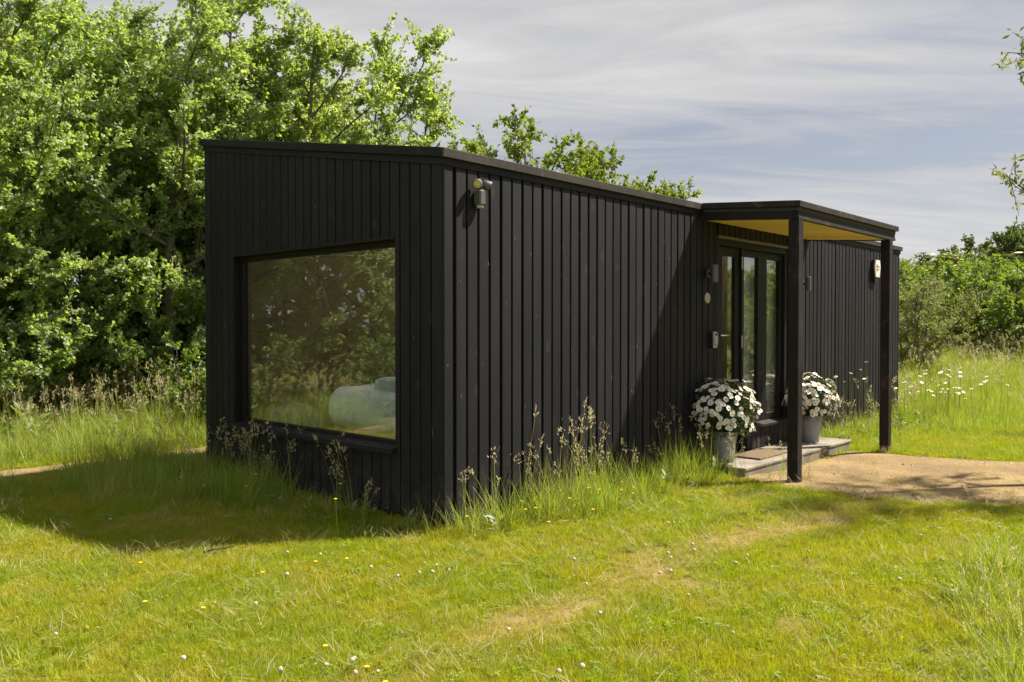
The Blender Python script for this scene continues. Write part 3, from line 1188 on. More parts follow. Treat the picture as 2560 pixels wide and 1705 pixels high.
def build_deck():
    d = thing('porch_deck', 3.72, 0, 0, 'low weathered wooden deck under the porch canopy', 'deck')
    L, P = 2.98, 0.60
    for k in range(4):
        w = P / 4
        mb = MB()
        mb.cbox(-0.0, L + random.uniform(-0.004, 0.004), -(k + 1) * w + 0.003, -k * w - 0.003 - (0.03 if k == 0 else 0), 0.087, 0.115, 0.004)
        mb.build('plank', 'deck_wood', d)
    mb = MB()
    mb.cbox(0.02, L - 0.02, -P + 0.015, -P + 0.04, -0.10, 0.086, 0.003)
    mb.build('riser', 'deck_wood', d)
    for (a, b) in ((0.02, 0.045), (L - 0.045, L - 0.02)):
        mb = MB()
        mb.cbox(a, b, -P + 0.041, -0.03, -0.10, 0.086, 0.003)
        mb.build('riser', 'deck_wood', d)


build_deck()


def build_mat():
    m = thing('door_mat', 4.66, -0.30, 0.115, 'brown coir door mat lying on the porch deck', 'door mat')
    mb = MB()
    mb.cbox(-0.34, 0.40, -0.17, 0.19, 0.0, 0.022, 0.006)
    mb.build('mat', 'coir', m)


build_mat()


def build_floodlight():
    f = thing('floodlight', 0.345, 0.0, 2.60, 'grey twin-headed security floodlight near the cabin corner', 'floodlight')
    b = MB()
    b.cbox(-0.034, 0.034, -0.080, -0.002, -0.050, 0.070, 0.010)
    b.build('housing', 'lamp_grey', f, True)
    s = MB()
    s.lathe([(0.026, -0.020), (0.030, -0.012), (0.030, 0.0)], 16, c=(0, -0.042, -0.050))
    s.build('sensor', 'sensor_white', f, True)
    arm = MB()
    arm.tube([(0, -0.045, 0.075), (0, -0.05, 0.10)], 0.013, 8)
    arm.tube([(-0.035, -0.05, 0.10), (0.05, -0.05, 0.10)], 0.012, 8)
    arm.build('bracket', 'lamp_black', f, True)
    for (dx, yaw, pitch) in ((-0.045, -62, -28), (0.060, 62, -18)):
        prof = [(0.004, -0.052), (0.022, -0.047), (0.037, -0.030), (0.043, -0.008), (0.045, 0.030), (0.041, 0.030), (0.040, 0.020)]
        h = MB()
        h.lathe(prof, 20)
        hd = h.build('lamp_head', 'lamp_grey', f, True, (dx, -0.062, 0.115))
        hd.scale = (0.85, 0.85, 0.85)
        d = Vector((math.sin(R(yaw)) * math.cos(R(pitch)), -math.cos(R(yaw)) * math.cos(R(pitch)), math.sin(R(pitch))))
        hd.rotation_euler = d.to_track_quat('Z', 'Y').to_euler()
        l = MB()
        l.lathe([(0.0395, 0.0205), (0.030, 0.026), (0.004, 0.028)], 20)
        l.build('lens', 'lens_yellow', hd, True)


build_floodlight()


def build_wall_lamp(u, z, label):
    f = thing('wall_lamp', u, 0.0, z, label, 'wall lamp', 'cylinder wall lamps beside the door')
    a = MB()
    a.cbox(-0.032, 0.032, -0.028, 0.0, -0.045, 0.045, 0.006)
    a.tube([(0, -0.02, 0), (0, -0.07, 0)], 0.016, 10)
    a.build('bracket', 'lamp_black', f, True)
    c = MB()
    c.lathe([(0.034, -0.095), (0.038, -0.092), (0.038, 0.092), (0.034, 0.095), (0.030, 0.090)], 22, c=(0, -0.098, 0))
    c.build('shade', 'lamp_grey', f, True)


build_wall_lamp(3.96, 2.19, 'dark cylinder wall lamp on the shaded wall left of the door')
build_wall_lamp(6.46, 2.17, 'dark cylinder wall lamp on the sunlit wall right of the door')


def build_plaque():
    f = thing('round_plaque', 3.965, 0.0, 1.92, 'small round pale plaque on the wall beside the door', 'plaque')
    mb = MB()
    mb.lathe([(0.058, 0.002), (0.060, 0.006), (0.058, 0.010), (0.030, 0.011)], 26)
    mb.build('disc', 'plaque', f, True, rot=(R(90), 0, 0))


build_plaque()


def build_key_safe():
    f = thing('key_safe', 4.055, 0.0, 1.455, 'light grey key safe box on the wall beside the door handle', 'key safe')
    b = MB()
    b.cbox(-0.045, 0.045, -0.050, -0.002, -0.095, 0.085, 0.008)
    b.build('box', 'dark_plastic', f, True)
    c = MB()
    pts = []
    for t in np.linspace(-0.092, 0.088, 10):
        pts.append((-0.040, -0.052 - 0.018 * (1 - ((t + 0.0) / 0.095) ** 2), t))
    back = [(-0.040, -0.051, 0.088), (-0.040, -0.051, -0.092)]
    c.prism(pts + back, (0.080, 0, 0))
    cv = c.build('cover', 'grey_plastic', f, True)
    k = MB()
    k.cbox(-0.016, 0.016, -0.071, -0.060, 0.040, 0.070, 0.003)
    k.build('button', 'dark_plastic', cv)
    k = MB()
    for i, w in enumerate((0.006, 0.008, 0.006, 0.008)):
        k.box(-0.020 + i * 0.011, -0.020 + i * 0.011 + w, -0.0655, -0.058, -0.064, -0.052)
    k.build('lettering', 'grey_print', cv)


build_key_safe()


def build_alarm():
    f = thing('alarm_box', 9.20, 0.0, 2.48, 'white alarm siren box with a red mark high on the far wall', 'alarm box')
    hexa = [(-0.10, 0.20), (0.10, 0.20), (0.135, 0.08), (0.085, -0.20), (-0.085, -0.20), (-0.135, 0.08)]
    b = MB()
    b.prism([(x, -0.002, z) for (x, z) in hexa], (0, -0.055, 0))
    b.build('base', 'dark_plastic', f)
    c = MB()
    up = [(x * 1.02, z) for (x, z) in hexa[:3]] + [(0.098, -0.115), (-0.098, -0.115), (-0.1377, 0.08)]
    c.prism([(x, -0.058, z) for (x, z) in up], (0, -0.022, 0))
    cv = c.build('cover', 'white_plastic', f)
    f.scale = (0.85, 0.85, 0.85)
    m = MB()
    m.prism([(-0.055 + 0.036 * math.cos(t), -0.0803, 0.085 + 0.036 * math.sin(t)) for t in np.linspace(0, 2 * math.pi, 14)[:-1]], (0, -0.0015, 0))
    m.build('emblem', 'red_print', cv)
    m = MB()
    m.prism([(-0.045 + 0.030 * math.cos(t), -0.0803, 0.016 + 0.030 * math.sin(t)) for t in np.linspace(0, 2 * math.pi, 14)[:-1]], (0, -0.0015, 0))
    m.box(-0.004, 0.080, -0.0815, -0.0803, 0.065, 0.085)
    m.box(-0.004, 0.070, -0.0815, -0.0803, 0.020, 0.034)
    m.build('emblem', 'grey_print', cv)


build_alarm()


# ---- inside the room
def build_bed():
    b = thing('bed', 0.62, 0.2, 0.30, 'wooden bed with thick pale duvet behind the big window', 'bed')
    f = MB()
    f.cbox(0.0, 1.55, 0.02, 2.12, 0.16, 0.36, 0.01)
    f.build('base', 'bed_wood', b)
    for (x, y) in ((0.06, 0.08), (1.42, 0.08), (0.06, 1.80), (1.42, 1.80)):
        l = MB()
        l.cbox(x, x + 0.07, y, y + 0.07, 0.003, 0.158, 0.004)
        l.build('leg', 'bed_wood', b)

    def soft(name, x0, x1, y0, y1, z0, z1, mat, rnd, amp, seed):
        nx, ny, nz = 30, 40, 10
        bm = bmesh.new()
        bmesh.ops.create_cube(bm, size=2.0)
        bmesh.ops.subdivide_edges(bm, edges=bm.edges, cuts=16, use_grid_fill=True)
        hx, hy, hz = (x1 - x0) / 2, (y1 - y0) / 2, (z1 - z0) / 2
        for v in bm.verts:
            p = Vector((v.co.x * hx, v.co.y * hy, v.co.z * hz))
            q = Vector((max(-hx + rnd, min(hx - rnd, p.x)), max(-hy + rnd, min(hy - rnd, p.y)), max(-hz + rnd * 0.9, min(hz - rnd * 0.9, p.z))))
            d = p - q
            if d.length > 1e-6:
                q = q + d.normalized() * min(rnd, max(d.length, rnd * 0.999))
            w = amp * (math.sin(5.1 * q.x + 3.3 * q.y + seed) + math.sin(-4.3 * q.x + 7.7 * q.y + 2 * seed) + 0.6 * math.sin(13 * q.y + 9 * q.z + seed) + 0.5 * math.sin(17 * q.x - 6 * q.y))
            q.z += w
            q.x += w * 0.6
            v.co = q + Vector(((x0 + x1) / 2, (y0 + y1) / 2, (z0 + z1) / 2))
        me = bpy.data.meshes.new(name)
        bm.to_mesh(me)
        bm.free()
        me.materials.append(MATS[mat])
        me.polygons.foreach_set('use_smooth', [True] * len(me.polygons))
        return link_mesh(name, me, b)
    soft('duvet', -0.08, 1.58, 0.03, 2.24, 0.28, 0.68, 'duvet', 0.20, 0.010, 1.0)
    soft('folded_blanket', 0.10, 1.35, 0.30, 1.62, 0.665, 0.80, 'pillow_cloth', 0.055, 0.007, 3.0)


build_bed()


def build_pouf():
    p = thing('pouf', 0.48, 2.82, 0.30, 'round knitted beige pouf behind the lower corner of the big window', 'pouf')
    mb = MB()
    prof = [(0.08, 0.0), (0.20, 0.02), (0.26, 0.10), (0.285, 0.22), (0.27, 0.36), (0.22, 0.45), (0.11, 0.495), (0.02, 0.50)]
    mb.lathe(prof, 36)
    mb.build('cushion', 'pouf_knit', p, True)


build_pouf()


def build_curtain(u0, u1, label):
    c = thing('curtain', u0, 0.19, 0.42, label, 'curtain')
    n = 60
    xs = np.linspace(0, u1 - u0, n)
    ys = 0.028 * np.sin(xs * 52) + 0.010 * np.sin(xs * 23 + 1)
    V, F = [], []
    for d in (0.0, 0.004):
        for z in (0.0, 2.08):
            for x, y in zip(xs, ys):
                V.append((x, y * (1.15 if z == 0 else 0.9) + d, z))
    for i in range(n - 1):
        F += [(i, i + 1, n + i + 1, n + i), (2 * n + i, 3 * n + i, 3 * n + i + 1, 2 * n + i + 1), (i, 2 * n + i, 2 * n + i + 1, i + 1), (n + i, n + i + 1, 3 * n + i + 1, 3 * n + i)]
    F += [(0, n, 3 * n, 2 * n), (n - 1, 3 * n - 1, 4 * n - 1, 2 * n - 1)]
    mb = MB()
    mb.add(V, F)
    mb.build('cloth', 'curtain', c, True)
    r = MB()
    r.tube([(-0.05, 0.0, 2.09), (u1 - u0 + 0.05, 0.0, 2.09)], 0.012, 8)
    r.build('rod', 'chrome', c, True)


build_curtain(4.98, 5.58, 'pale pleated curtain behind the middle window next to the door')
build_curtain(5.66, 6.00, 'narrow pale curtain behind the window beside the porch post')


# ---- potted daisies
def rot_to(d):
    return Vector(d).to_track_quat('Z', 'Y').to_euler()


def daisy_mesh(name, r=0.029, petals=13, seed=0):
    rr = random.Random(seed)
    mb = MB()
    for k in range(petals):
        a = 2 * math.pi * k / petals + rr.uniform(-0.08, 0.08)
        l = r * rr.uniform(0.9, 1.08)
        w = r * 0.21
        up = rr.uniform(-0.10, 0.22) * r
        pts = []
        for (t, ww, zz) in ((0.22, 0.5, 0.0), (0.62, 1.0, 0.5), (0.92, 0.8, 0.9), (1.0, 0.0, 1.0)):
            for s_ in ((-1, 1) if ww > 0 else (0,)):
                x, y = t * l, s_ * ww * w
                pts.append((x * math.cos(a) - y * math.sin(a), x * math.sin(a) + y * math.cos(a), up * zz))
        mb.add(pts, [(0, 1, 3, 2), (2, 3, 5, 4), (4, 5, 6)], 0)
    prof = [(r * 0.30, -0.001), (r * 0.31, 0.0025), (r * 0.22, 0.006), (r * 0.05, 0.0075)]
    mb.lathe(prof, 9, 1)
    return mb.mesh(name, ['petal', 'petal_yellow'])


DAISIES = [daisy_mesh('flower', 0.030, 13, 1), daisy_mesh('flower', 0.028, 12, 2), daisy_mesh('flower', 0.031, 15, 3)]


def leaf_quads(P, D, Nn, L, Wd):
    """kite leaves: base point, direction, normal, length, width"""
    D = D / np.linalg.norm(D, axis=1, keepdims=True)
    S = np.cross(D, Nn)
    S /= np.linalg.norm(S, axis=1, keepdims=True) + 1e-9
    Nn = np.cross(S, D)
    L = L[:, None]
    Wd = Wd[:, None]
    v0 = P
    mid = P + D * L * 0.48
    v1 = mid + S * Wd * 0.5 + Nn * Wd * 0.12
    v2 = P + D * L - Nn * L * 0.06
    v3 = mid - S * Wd * 0.5 + Nn * Wd * 0.12
    V = np.stack([v0, v1, v2, v3], 1).reshape(-1, 3)
    n = len(P)
    i = np.arange(n) * 4
    F = np.stack([np.stack([i, i + 2, i + 1], 1), np.stack([i, i + 3, i + 2], 1)], 1).reshape(-1, 3)
    return V, F


def build_pot(u, v, label, seed, rad, squash, drop, nfl):
    r_ = np.random.default_rng(seed)
    t = thing('potted_daisies', u, v, 0.115, label, 'potted plant', 'potted daisies on the porch deck')
    p = MB()
    prof = [(0.105, 0.0), (0.108, 0.004), (0.118, 0.10), (0.130, 0.205), (0.1335, 0.210), (0.1345, 0.225), (0.1335, 0.232), (0.139, 0.29), (0.141, 0.315), (0.149, 0.320), (0.151, 0.335), (0.148, 0.342), (0.141, 0.340), (0.135, 0.30), (0.02, 0.298)]
    p.lathe(prof, 36)
    p.build('pot', 'pot_grey', t, True)
    s = MB()
    s.lathe([(0.134, 0.296), (0.134, 0.302), (0.02, 0.316)], 24)
    s.build('soil', 'soil', t)
    c = np.array([0.0, 0.0, 0.34 + rad * 0.66])
    # stems + leaves
    n = 5200
    d = r_.normal(size=(n, 3))
    d /= np.linalg.norm(d, axis=1, keepdims=True)
    rr = rad * (0.25 + 0.72 * r_.random(n) ** 0.6)
    bump = 1 + 0.10 * np.sin(5 * d[:, 0] + seed) * np.cos(4 * d[:, 1]) + 0.08 * np.sin(9 * d[:, 2] + 6 * d[:, 0])
    P = c + d * rr[:, None] * bump[:, None] * np.array([1, 1, squash])
    P[:, 2] -= drop * np.clip(-d[:, 2] + 0.1, 0, 1) * 0.0
    ok = (P[:, 2] > 0.26) & ~((np.hypot(P[:, 0], P[:, 1]) < 0.16) & (P[:, 2] < 0.345))
    P, d = P[ok], d[ok]
    D = d + r_.normal(size=d.shape) * 0.7 + np.array([0, 0, 0.3])
    V, F = leaf_quads(P, D, r_.normal(size=d.shape) + np.array([0, 0, 1.0]), r_.uniform(0.03, 0.06, len(P)), r_.uniform(0.010, 0.02, len(P)))
    link_mesh('foliage', np_mesh('foliage', V, F, ['leaf_daisy']), t)
    st = MB()
    for k in range(26):
        a = 2 * math.pi * k / 26
        e = r_.uniform(0.2, 1.1)
        tip = c + rad * 0.8 * np.array([math.cos(a) * math.sin(e), math.sin(a) * math.sin(e), math.cos(e) * squash])
        st.tube([(0.05 * math.cos(a), 0.05 * math.sin(a), 0.30), tuple((tip + np.array([0, 0, 0.36])) * 0.5), tuple(tip)], [0.004, 0.003, 0.002], 4)
    st.build('stems', 'leaf_daisy', t)
    k = 0
    tries = 0
    placed = []
    while k < nfl and tries < 9000:
        tries += 1
        dd = r_.normal(size=3)
        dd /= np.linalg.norm(dd)
        if dd[2] < -0.62 or (dd[2] < -0.15 and r_.random() < 0.35):
            continue
        # fewer flowers on the side that faces away from the sun
        bump = 1 + 0.10 * math.sin(5 * dd[0] + seed) * math.cos(4 * dd[1]) + 0.08 * math.sin(9 * dd[2] + 6 * dd[0])
        q = c + dd * rad * bump * np.array([1, 1, squash]) * r_.uniform(0.97, 1.07)
        if q[2] < 0.30 or any(np.linalg.norm(q - z_) < 0.027 for z_ in placed):
            continue
        placed.append(q)
        nd = dd + r_.normal(size=3) * 0.30 + np.array([0.10, -0.05, 0.35])
        s_ = r_.uniform(0.82, 1.28)
        link_mesh('flower', DAISIES[k % 3], t, tuple(q), rot_to(nd), (s_, s_, s_))
        k += 1


build_pot(3.96, -0.215, 'grey pot of white daisies on the near end of the deck, left of the post', 5, 0.355, 0.92, 0.1, 300)
build_pot(6.17, -0.26, 'grey pot of white daisies on the far end of the deck, between the posts', 9, 0.300, 1.0, 0.1, 290)


# ------------------------------------------------------------------ trees and bushes
def unit(v):
    return v / (np.linalg.norm(v) + 1e-9)


def grow(seed, height, n_stems, stem_tilt, trunk_r, crown_lo, n_br, br_len, n_tw, tw_len, n_leaf, leaf_l, leaf_w, wind=(0.25, 0.05, 0), up=0.35, base_r=0.25, dead=0, leaf_up=0.45, elev=(5, 50)):
    r_ = np.random.default_rng(seed)
    mb = MB()
    tw_p, tw_d, tw_L = [], [], []
    wind = np.array(wind)
    phi0 = r_.uniform(0, 6.28)

    def line(p, d, L, n, curve, jit):
        pts = [np.array(p, float)]
        d = unit(np.array(d, float))
        for _ in range(n):
            d = unit(d + curve / n + r_.normal(size=3) * jit)
            pts.append(pts[-1] + d * L / n)
        return pts, d
    for s in range(n_stems):
        ph = phi0 + 2 * math.pi * s / n_stems + r_.uniform(-0.5, 0.5)
        tl = R(stem_tilt) * r_.uniform(0.4, 1.25) if n_stems > 1 else R(stem_tilt) * r_.uniform(-1, 1)
        d = np.array([math.sin(tl) * math.cos(ph), math.sin(tl) * math.sin(ph), math.cos(tl)])
        L = height * r_.uniform(0.78, 1.0) / max(0.55, math.cos(tl)) * 0.92
        b0 = np.array([math.cos(ph) * base_r * r_.random(), math.sin(ph) * base_r * r_.random(), -0.15]) if n_stems > 1 else np.array([0, 0, -0.15])
        pts, _ = line(b0, d, L, 9, np.array([0, 0, up]) + wind * 0.25, 0.07)
        rad = trunk_r * r_.uniform(0.7, 1.0)
        rads = [rad * (1 - 0.9 * (i / 9)) + 0.006 for i in range(10)]
        mb.tube(pts, rads, 7)
        for b in range(int(n_tw * 1.6)):
            f = 0.42 + 0.57 * r_.random()
            k = min(int(f * 9), 8)
            p = pts[k] + (pts[k + 1] - pts[k]) * (f * 9 - k)
            td = unit(r_.normal(size=3) * 0.8 + np.array([0, 0, 0.5]) + wind * 0.7)
            tp, _ = line(p, td, tw_len * r_.uniform(0.7, 1.3), 2, wind * 0.5, 0.15)
            mb.tube(tp, [0.006, 0.004, 0.002], 3, cap=False)
            tw_p.append(tp)
        for b in range(n_br):
            f = crown_lo + (1 - crown_lo) * (b + r_.random()) / n_br
            k = min(int(f * 9), 8)
            p = pts[k] + (pts[k + 1] - pts[k]) * (f * 9 - k)
            fr = (f - crown_lo) / (1 - crown_lo)
            env = math.sin(math.pi * min(1.0, 0.16 + 0.80 * fr)) ** 0.75
            bl = br_len * env * r_.uniform(0.65, 1.2)
            az = ph + b * 2.4 + r_.uniform(-0.6, 0.6)
            el = R(r_.uniform(*elev)) * (0.45 + 0.9 * fr)
            bd = np.array([math.cos(az) * math.cos(el), math.sin(az) * math.cos(el), math.sin(el)])
            bp, ed = line(p, bd, bl, 5, np.array([0, 0, 0.25]) + wind * 0.6, 0.13)
            r0 = max(0.010, rads[k] * 0.5)
            mb.tube(bp, [r0 * (1 - 0.85 * i / 5) + 0.003 for i in range(6)], 5)
            for t in range(n_tw):
                g = 0.22 + 0.78 * (t + r_.random()) / n_tw
                kk = min(int(g * 5), 4)
                q = bp[kk] + (bp[kk + 1] - bp[kk]) * (g * 5 - kk)
                td = unit(unit(bp[kk + 1] - bp[kk]) * 0.7 + r_.normal(size=3) * 0.65 + np.array([0, 0, 0.25]) + wind * 0.7)
                tl_ = tw_len * r_.uniform(0.55, 1.25) * (1.0 - 0.3 * g)
                tp, _ = line(q, td, tl_, 2, np.array([0, 0, -0.1]) + wind * 0.5, 0.15)
                mb.tube(tp, [0.006, 0.004, 0.002], 3, cap=False)
                tw_p.append(tp)
    for k in range(dead):
        ph = r_.uniform(0, 6.28)
        p = np.array([math.cos(ph) * br_len * 0.4 * r_.random(), math.sin(ph) * br_len * 0.4 * r_.random(), height * r_.uniform(0.78, 0.92)])
        tp, _ = line(p, np.array([r_.normal() * 0.25 + 0.12, r_.normal() * 0.2, 1]), r_.uniform(0.7, 1.3), 4, np.array([0, 0, 0.1]), 0.1)
        mb.tube(tp, [0.010, 0.008, 0.006, 0.005, 0.003], 3, cap=False)
        tp2, _ = line(tp[1], np.array([r_.normal() * 0.5, r_.normal() * 0.5, 1]), 0.5, 3, np.array([0, 0, 0.1]), 0.1)
        mb.tube(tp2, [0.006, 0.005, 0.004, 0.003], 3, cap=False)
    T = np.array(tw_p)                                   # (n,3,3)
    n = len(T)
    t = r_.random((n, n_leaf)) * 1.9 + 0.1
    k = np.minimum(t.astype(int), 1)
    idx = np.arange(n)[:, None]
    P = T[idx, k] + (T[idx, k + 1] - T[idx, k]) * (t - k)[..., None]
    D = (T[idx, k + 1] - T[idx, k])
    D = D / (np.linalg.norm(D, axis=-1, keepdims=True) + 1e-9)
    D = D * 0.5 + r_.normal(size=D.shape) * 0.65 + wind * 0.9 + np.array([0, 0, -0.12])
    Tn = r_.normal(size=(n, 1, 3)) * 0.75 + np.array([0.25, -0.10, leaf_up])
    Nn = Tn + r_.normal(size=D.shape) * 0.5
    P = (P + r_.normal(size=P.shape) * 0.02).reshape(-1, 3)
    L = leaf_l * r_.uniform(0.65, 1.25, len(P))
    V, F = leaf_quads(P, D.reshape(-1, 3), Nn.reshape(-1, 3), L, L * (leaf_w / leaf_l) * r_.uniform(0.8, 1.1, len(P)))
    return mb, V, F


PROTO = {}


def proto(key, leaf, **kw):
    mb, V, F = grow(**kw)
    PROTO[key] = (mb.mesh('trunk', 'bark', True), np_mesh('crown', V, F, [leaf]))


hz = dict(n_stems=4, stem_tilt=17, trunk_r=0.085, crown_lo=0.13, n_br=17, br_len=1.95, n_tw=18, tw_len=0.66, n_leaf=56, leaf_l=0.066, leaf_w=0.049)
proto('hazel_a', 'leaf_hazel', seed=21, height=7.0, **hz)
proto('hazel_b', 'leaf_hazel', seed=35, height=7.2, **{**hz, 'n_stems': 3, 'trunk_r': 0.11, 'crown_lo': 0.13, 'n_br': 21})
proto('hazel_c', 'leaf_hazel', seed=48, height=6.6, **{**hz, 'stem_tilt': 24, 'n_br': 17})
proto('dead_top', 'leaf_hazel', seed=77, height=6.8, dead=11, **{**hz, 'n_stems': 4, 'n_br': 18})
ok = dict(n_stems=2, stem_tilt=9, trunk_r=0.12, crown_lo=0.16, n_br=20, br_len=1.75, n_tw=10, tw_len=0.52, n_leaf=30, leaf_l=0.10, leaf_w=0.058, wind=(0.08, 0, 0.12), elev=(15, 65))
proto('oak_a', 'leaf_oak', seed=5, height=6.0, **ok)
proto('oak_b', 'leaf_oak', seed=6, height=6.0, **{**ok, 'br_len': 1.5})
wl = dict(n_stems=3, stem_tilt=14, trunk_r=0.07, crown_lo=0.28, n_br=12, br_len=1.65, n_tw=11, tw_len=0.55, n_leaf=34, leaf_l=0.085, leaf_w=0.028, wind=(-0.32, 0.05, -0.03))
proto('willow', 'leaf_willow', seed=14, height=5.4, **wl)
proto('slim_willow', 'leaf_willow', seed=106, height=5.6, **{**wl, 'n_stems': 2, 'stem_tilt': 8, 'n_br': 10, 'br_len': 1.15, 'n_tw': 9, 'n_leaf': 26, 'crown_lo': 0.36})
bs = dict(n_stems=7, stem_tilt=34, trunk_r=0.035, crown_lo=0.06, n_br=9, br_len=1.0, n_tw=9, tw_len=0.5, n_leaf=26, leaf_l=0.085, leaf_w=0.055, base_r=0.5)
proto('bush_a', 'leaf_bush', seed=61, height=3.0, **bs)
proto('bush_b', 'leaf_bush', seed=62, height=2.7, **{**bs, 'leaf_l': 0.10, 'leaf_w': 0.07})
proto('bush_w', 'leaf_willow', seed=63, height=3.2, **{**bs, 'leaf_l': 0.075, 'leaf_w': 0.034, 'stem_tilt': 22})
fr_ = dict(n_stems=3, stem_tilt=20, trunk_r=0.12, crown_lo=0.12, n_br=13, br_len=2.0, n_tw=9, tw_len=0.8, n_leaf=20, leaf_l=0.20, leaf_w=0.16)
proto('far_a', 'leaf_far', seed=81, height=5.4, **fr_)
proto('far_b', 'leaf_far', seed=82, height=4.6, **fr_)


def plant(key, name, x, y, label, cat, group=None, s=1.0, rz=0.0, sz=None, extra=None):
    t = empty(name, (x, y, float(H(x, y))), rz)
    t.scale = (s, s, sz or s)
    tag(t, label, cat, group)
    tr, cr = PROTO[key]
    link_mesh('trunk', tr, t)
    link_mesh('crown', cr, t)
    return t


HEDGE = 'trees of the hedge behind the cabin'
rows = [
    # key, u, v, scale, label
    ('hazel_b', -9.6, 8.2, 0.92, None), ('hazel_a', -7.9, 7.9, 0.90, None), ('hazel_c', -6.3, 8.3, 0.92, None), ('hazel_a', -4.6, 7.8, 0.95, None), ('hazel_b', -3.0, 8.4, 0.98, None),
    ('hazel_c', -1.4, 8.0, 0.93, 'pale green leafy tree at the far left edge of the hedge'),
    ('hazel_a', 0.1, 8.4, 0.97, 'multi-stemmed tree with crossing trunks left of the cabin'),
    ('hazel_b', 1.4, 7.9, 1.02, 'tall leafy tree standing midway between picture edge and cabin'),
    ('hazel_c', 2.7, 8.3, 1.16, 'leafy tree rising right beside the left corner of the cabin'),
    ('hazel_b', 3.9, 7.9, 1.08, 'leafy tree behind the left end of the cabin roof'),
    ('hazel_a', 5.2, 8.3, 1.00, 'tall tree rising over the middle of the gable roof edge'),
    ('dead_top', 6.7, 8.0, 0.90, 'tree with bare dead twigs on top behind the cabin corner'),
    ('hazel_c', 7.9, 8.3, 0.76, 'tree behind the near end of the long roof edge'),
    ('hazel_a', 9.1, 7.9, 0.62, 'lower tree sloping down behind the long roof edge'),
    ('oak_a', 10.5, 8.1, 1.33, 'small oak with upright twigs behind the long roof edge'),
    ('oak_b', 12.2, 8.6, 0.95, 'low oak showing just above the long roof edge'),
    ('oak_b', 14.2, 8.6, 1.33, 'oak sapling showing its top above the roof left of the canopy'),
    ('oak_a', 16.4, 8.9, 1.24, 'small oak top peeping over the roof just left of the canopy'),
]
ORD = ['fifth', 'fourth', 'third', 'second', 'first']
for i, (k, u, v, s, lab) in enumerate(rows):
    x, y, _ = W(u, v + 0.6)
    plant(k, 'oak_tree' if 'oak' in k else 'hedge_tree', x, y, lab or ORD[i] + ' hedge tree beyond the left picture edge, mirrored in the window', 'tree', HEDGE, s * 0.98, 0.9 * i + (0.3 if 'dead' in k else 0))
for i, (u, v, s, lab) in enumerate([(0.0, 11.4, 0.85, 'dark tree in the second row seen between the left trunks'), (3.2, 11.6, 0.95, 'second row tree just left of the cabin, behind the tall tree'), (6.4, 11.2, 0.90, 'second row tree hidden behind the tree over the gable'), (-3.4, 11.2, 0.85, 'second row tree at the left picture edge'), (1.6, 11.0, 0.98, 'second row tree between the two left trunks'), (4.8, 11.4, 1.02, 'second row tree peeking over the gable roof')]):
    x, y, _ = W(u, v)
    plant(['hazel_c', 'hazel_b', 'hazel_a', 'hazel_b', 'hazel_a', 'hazel_c'][i], 'hedge_tree', x, y, lab, 'tree', HEDGE, s, 1.7 * i + 2)

# undergrowth shrubs in front of the hedge
for i, (u, v, s, lab) in enumerate([(-2.2, 7.1, 0.50, 'low shrub under the trees at the left picture edge'), (1.5, 7.0, 0.55, 'low shrub at the foot of the hedge, midway to the cabin'), (3.3, 7.0, 0.62, 'dark low shrub under the trees next to the cabin wall'), (-4.5, 7.0, 0.5, 'nearer shrub at the hedge foot mirrored in the big window'), (-7.0, 6.9, 0.5, 'farther shrub at the hedge foot mirrored in the big window')]):
    x, y, _ = W(u, v)
    plant('bush_b' if i % 2 else 'bush_a', 'shrub', x, y, lab, 'shrub', 'shrubs at the foot of the hedge', s, i * 1.3)

# right: tree beside the frame, bushes behind the meadow, far trees on the hill
plant('slim_willow', 'willow_tree', 6.0, 8.0, 'willow whose leafy twigs hang in at the right picture edge', 'tree', None, 1.1, 2.8)
plant('willow', 'willow_tree', 10.6, 11.9, 'willow off to the right that shades the meadow', 'tree', None, 0.95, 2.9)
BG = 'bushes behind the meadow'
for i, (k, x, y, s, lab) in enumerate([
        ('bush_w', 9.5, 19.5, 0.80, 'silvery pale green willow bush beside the far end of the cabin'),
        ('bush_b', 12.4, 22.5, 0.92, 'dense dark green bush in the middle behind the meadow'),
        ('bush_a', 14.8, 23.2, 0.95, 'broad green bush at the right edge behind the meadow'),
        ('bush_b', 13.6, 20.6, 0.72, 'low dark bush in front of the broad green bush'),
        ('bush_w', 11.0, 24.5, 0.80, 'yellowish green bush between the willow bush and the dark bush'),
        ('bush_a', 16.2, 21.5, 0.8, 'tall bush cut off by the right picture edge'),
        ('bush_a', 15.0, 15.0, 1.2, 'middle bush off to the right mirrored in the door glass'),
        ('bush_b', 17.5, 17.5, 1.3, 'farthest and largest bush off to the right mirrored in the door'),
        ('bush_a', 13.8, 12.0, 1.1, 'nearest bush off to the right mirrored in the door glass')]):
    plant(k, 'bush', x, y, lab, 'bush', BG, s, i * 1.1)

elder = plant('bush_a', 'elder_bush', 15.0, 29.5, 'yellow-green elder bush dotted with flat cream flower heads', 'bush', BG, 1.12, 0.4)
elder2 = plant('bush_b', 'elder_bush', 18.2, 30.5, 'second elder bush to the right of the flowering one', 'bush', BG, 1.15, 1.4)


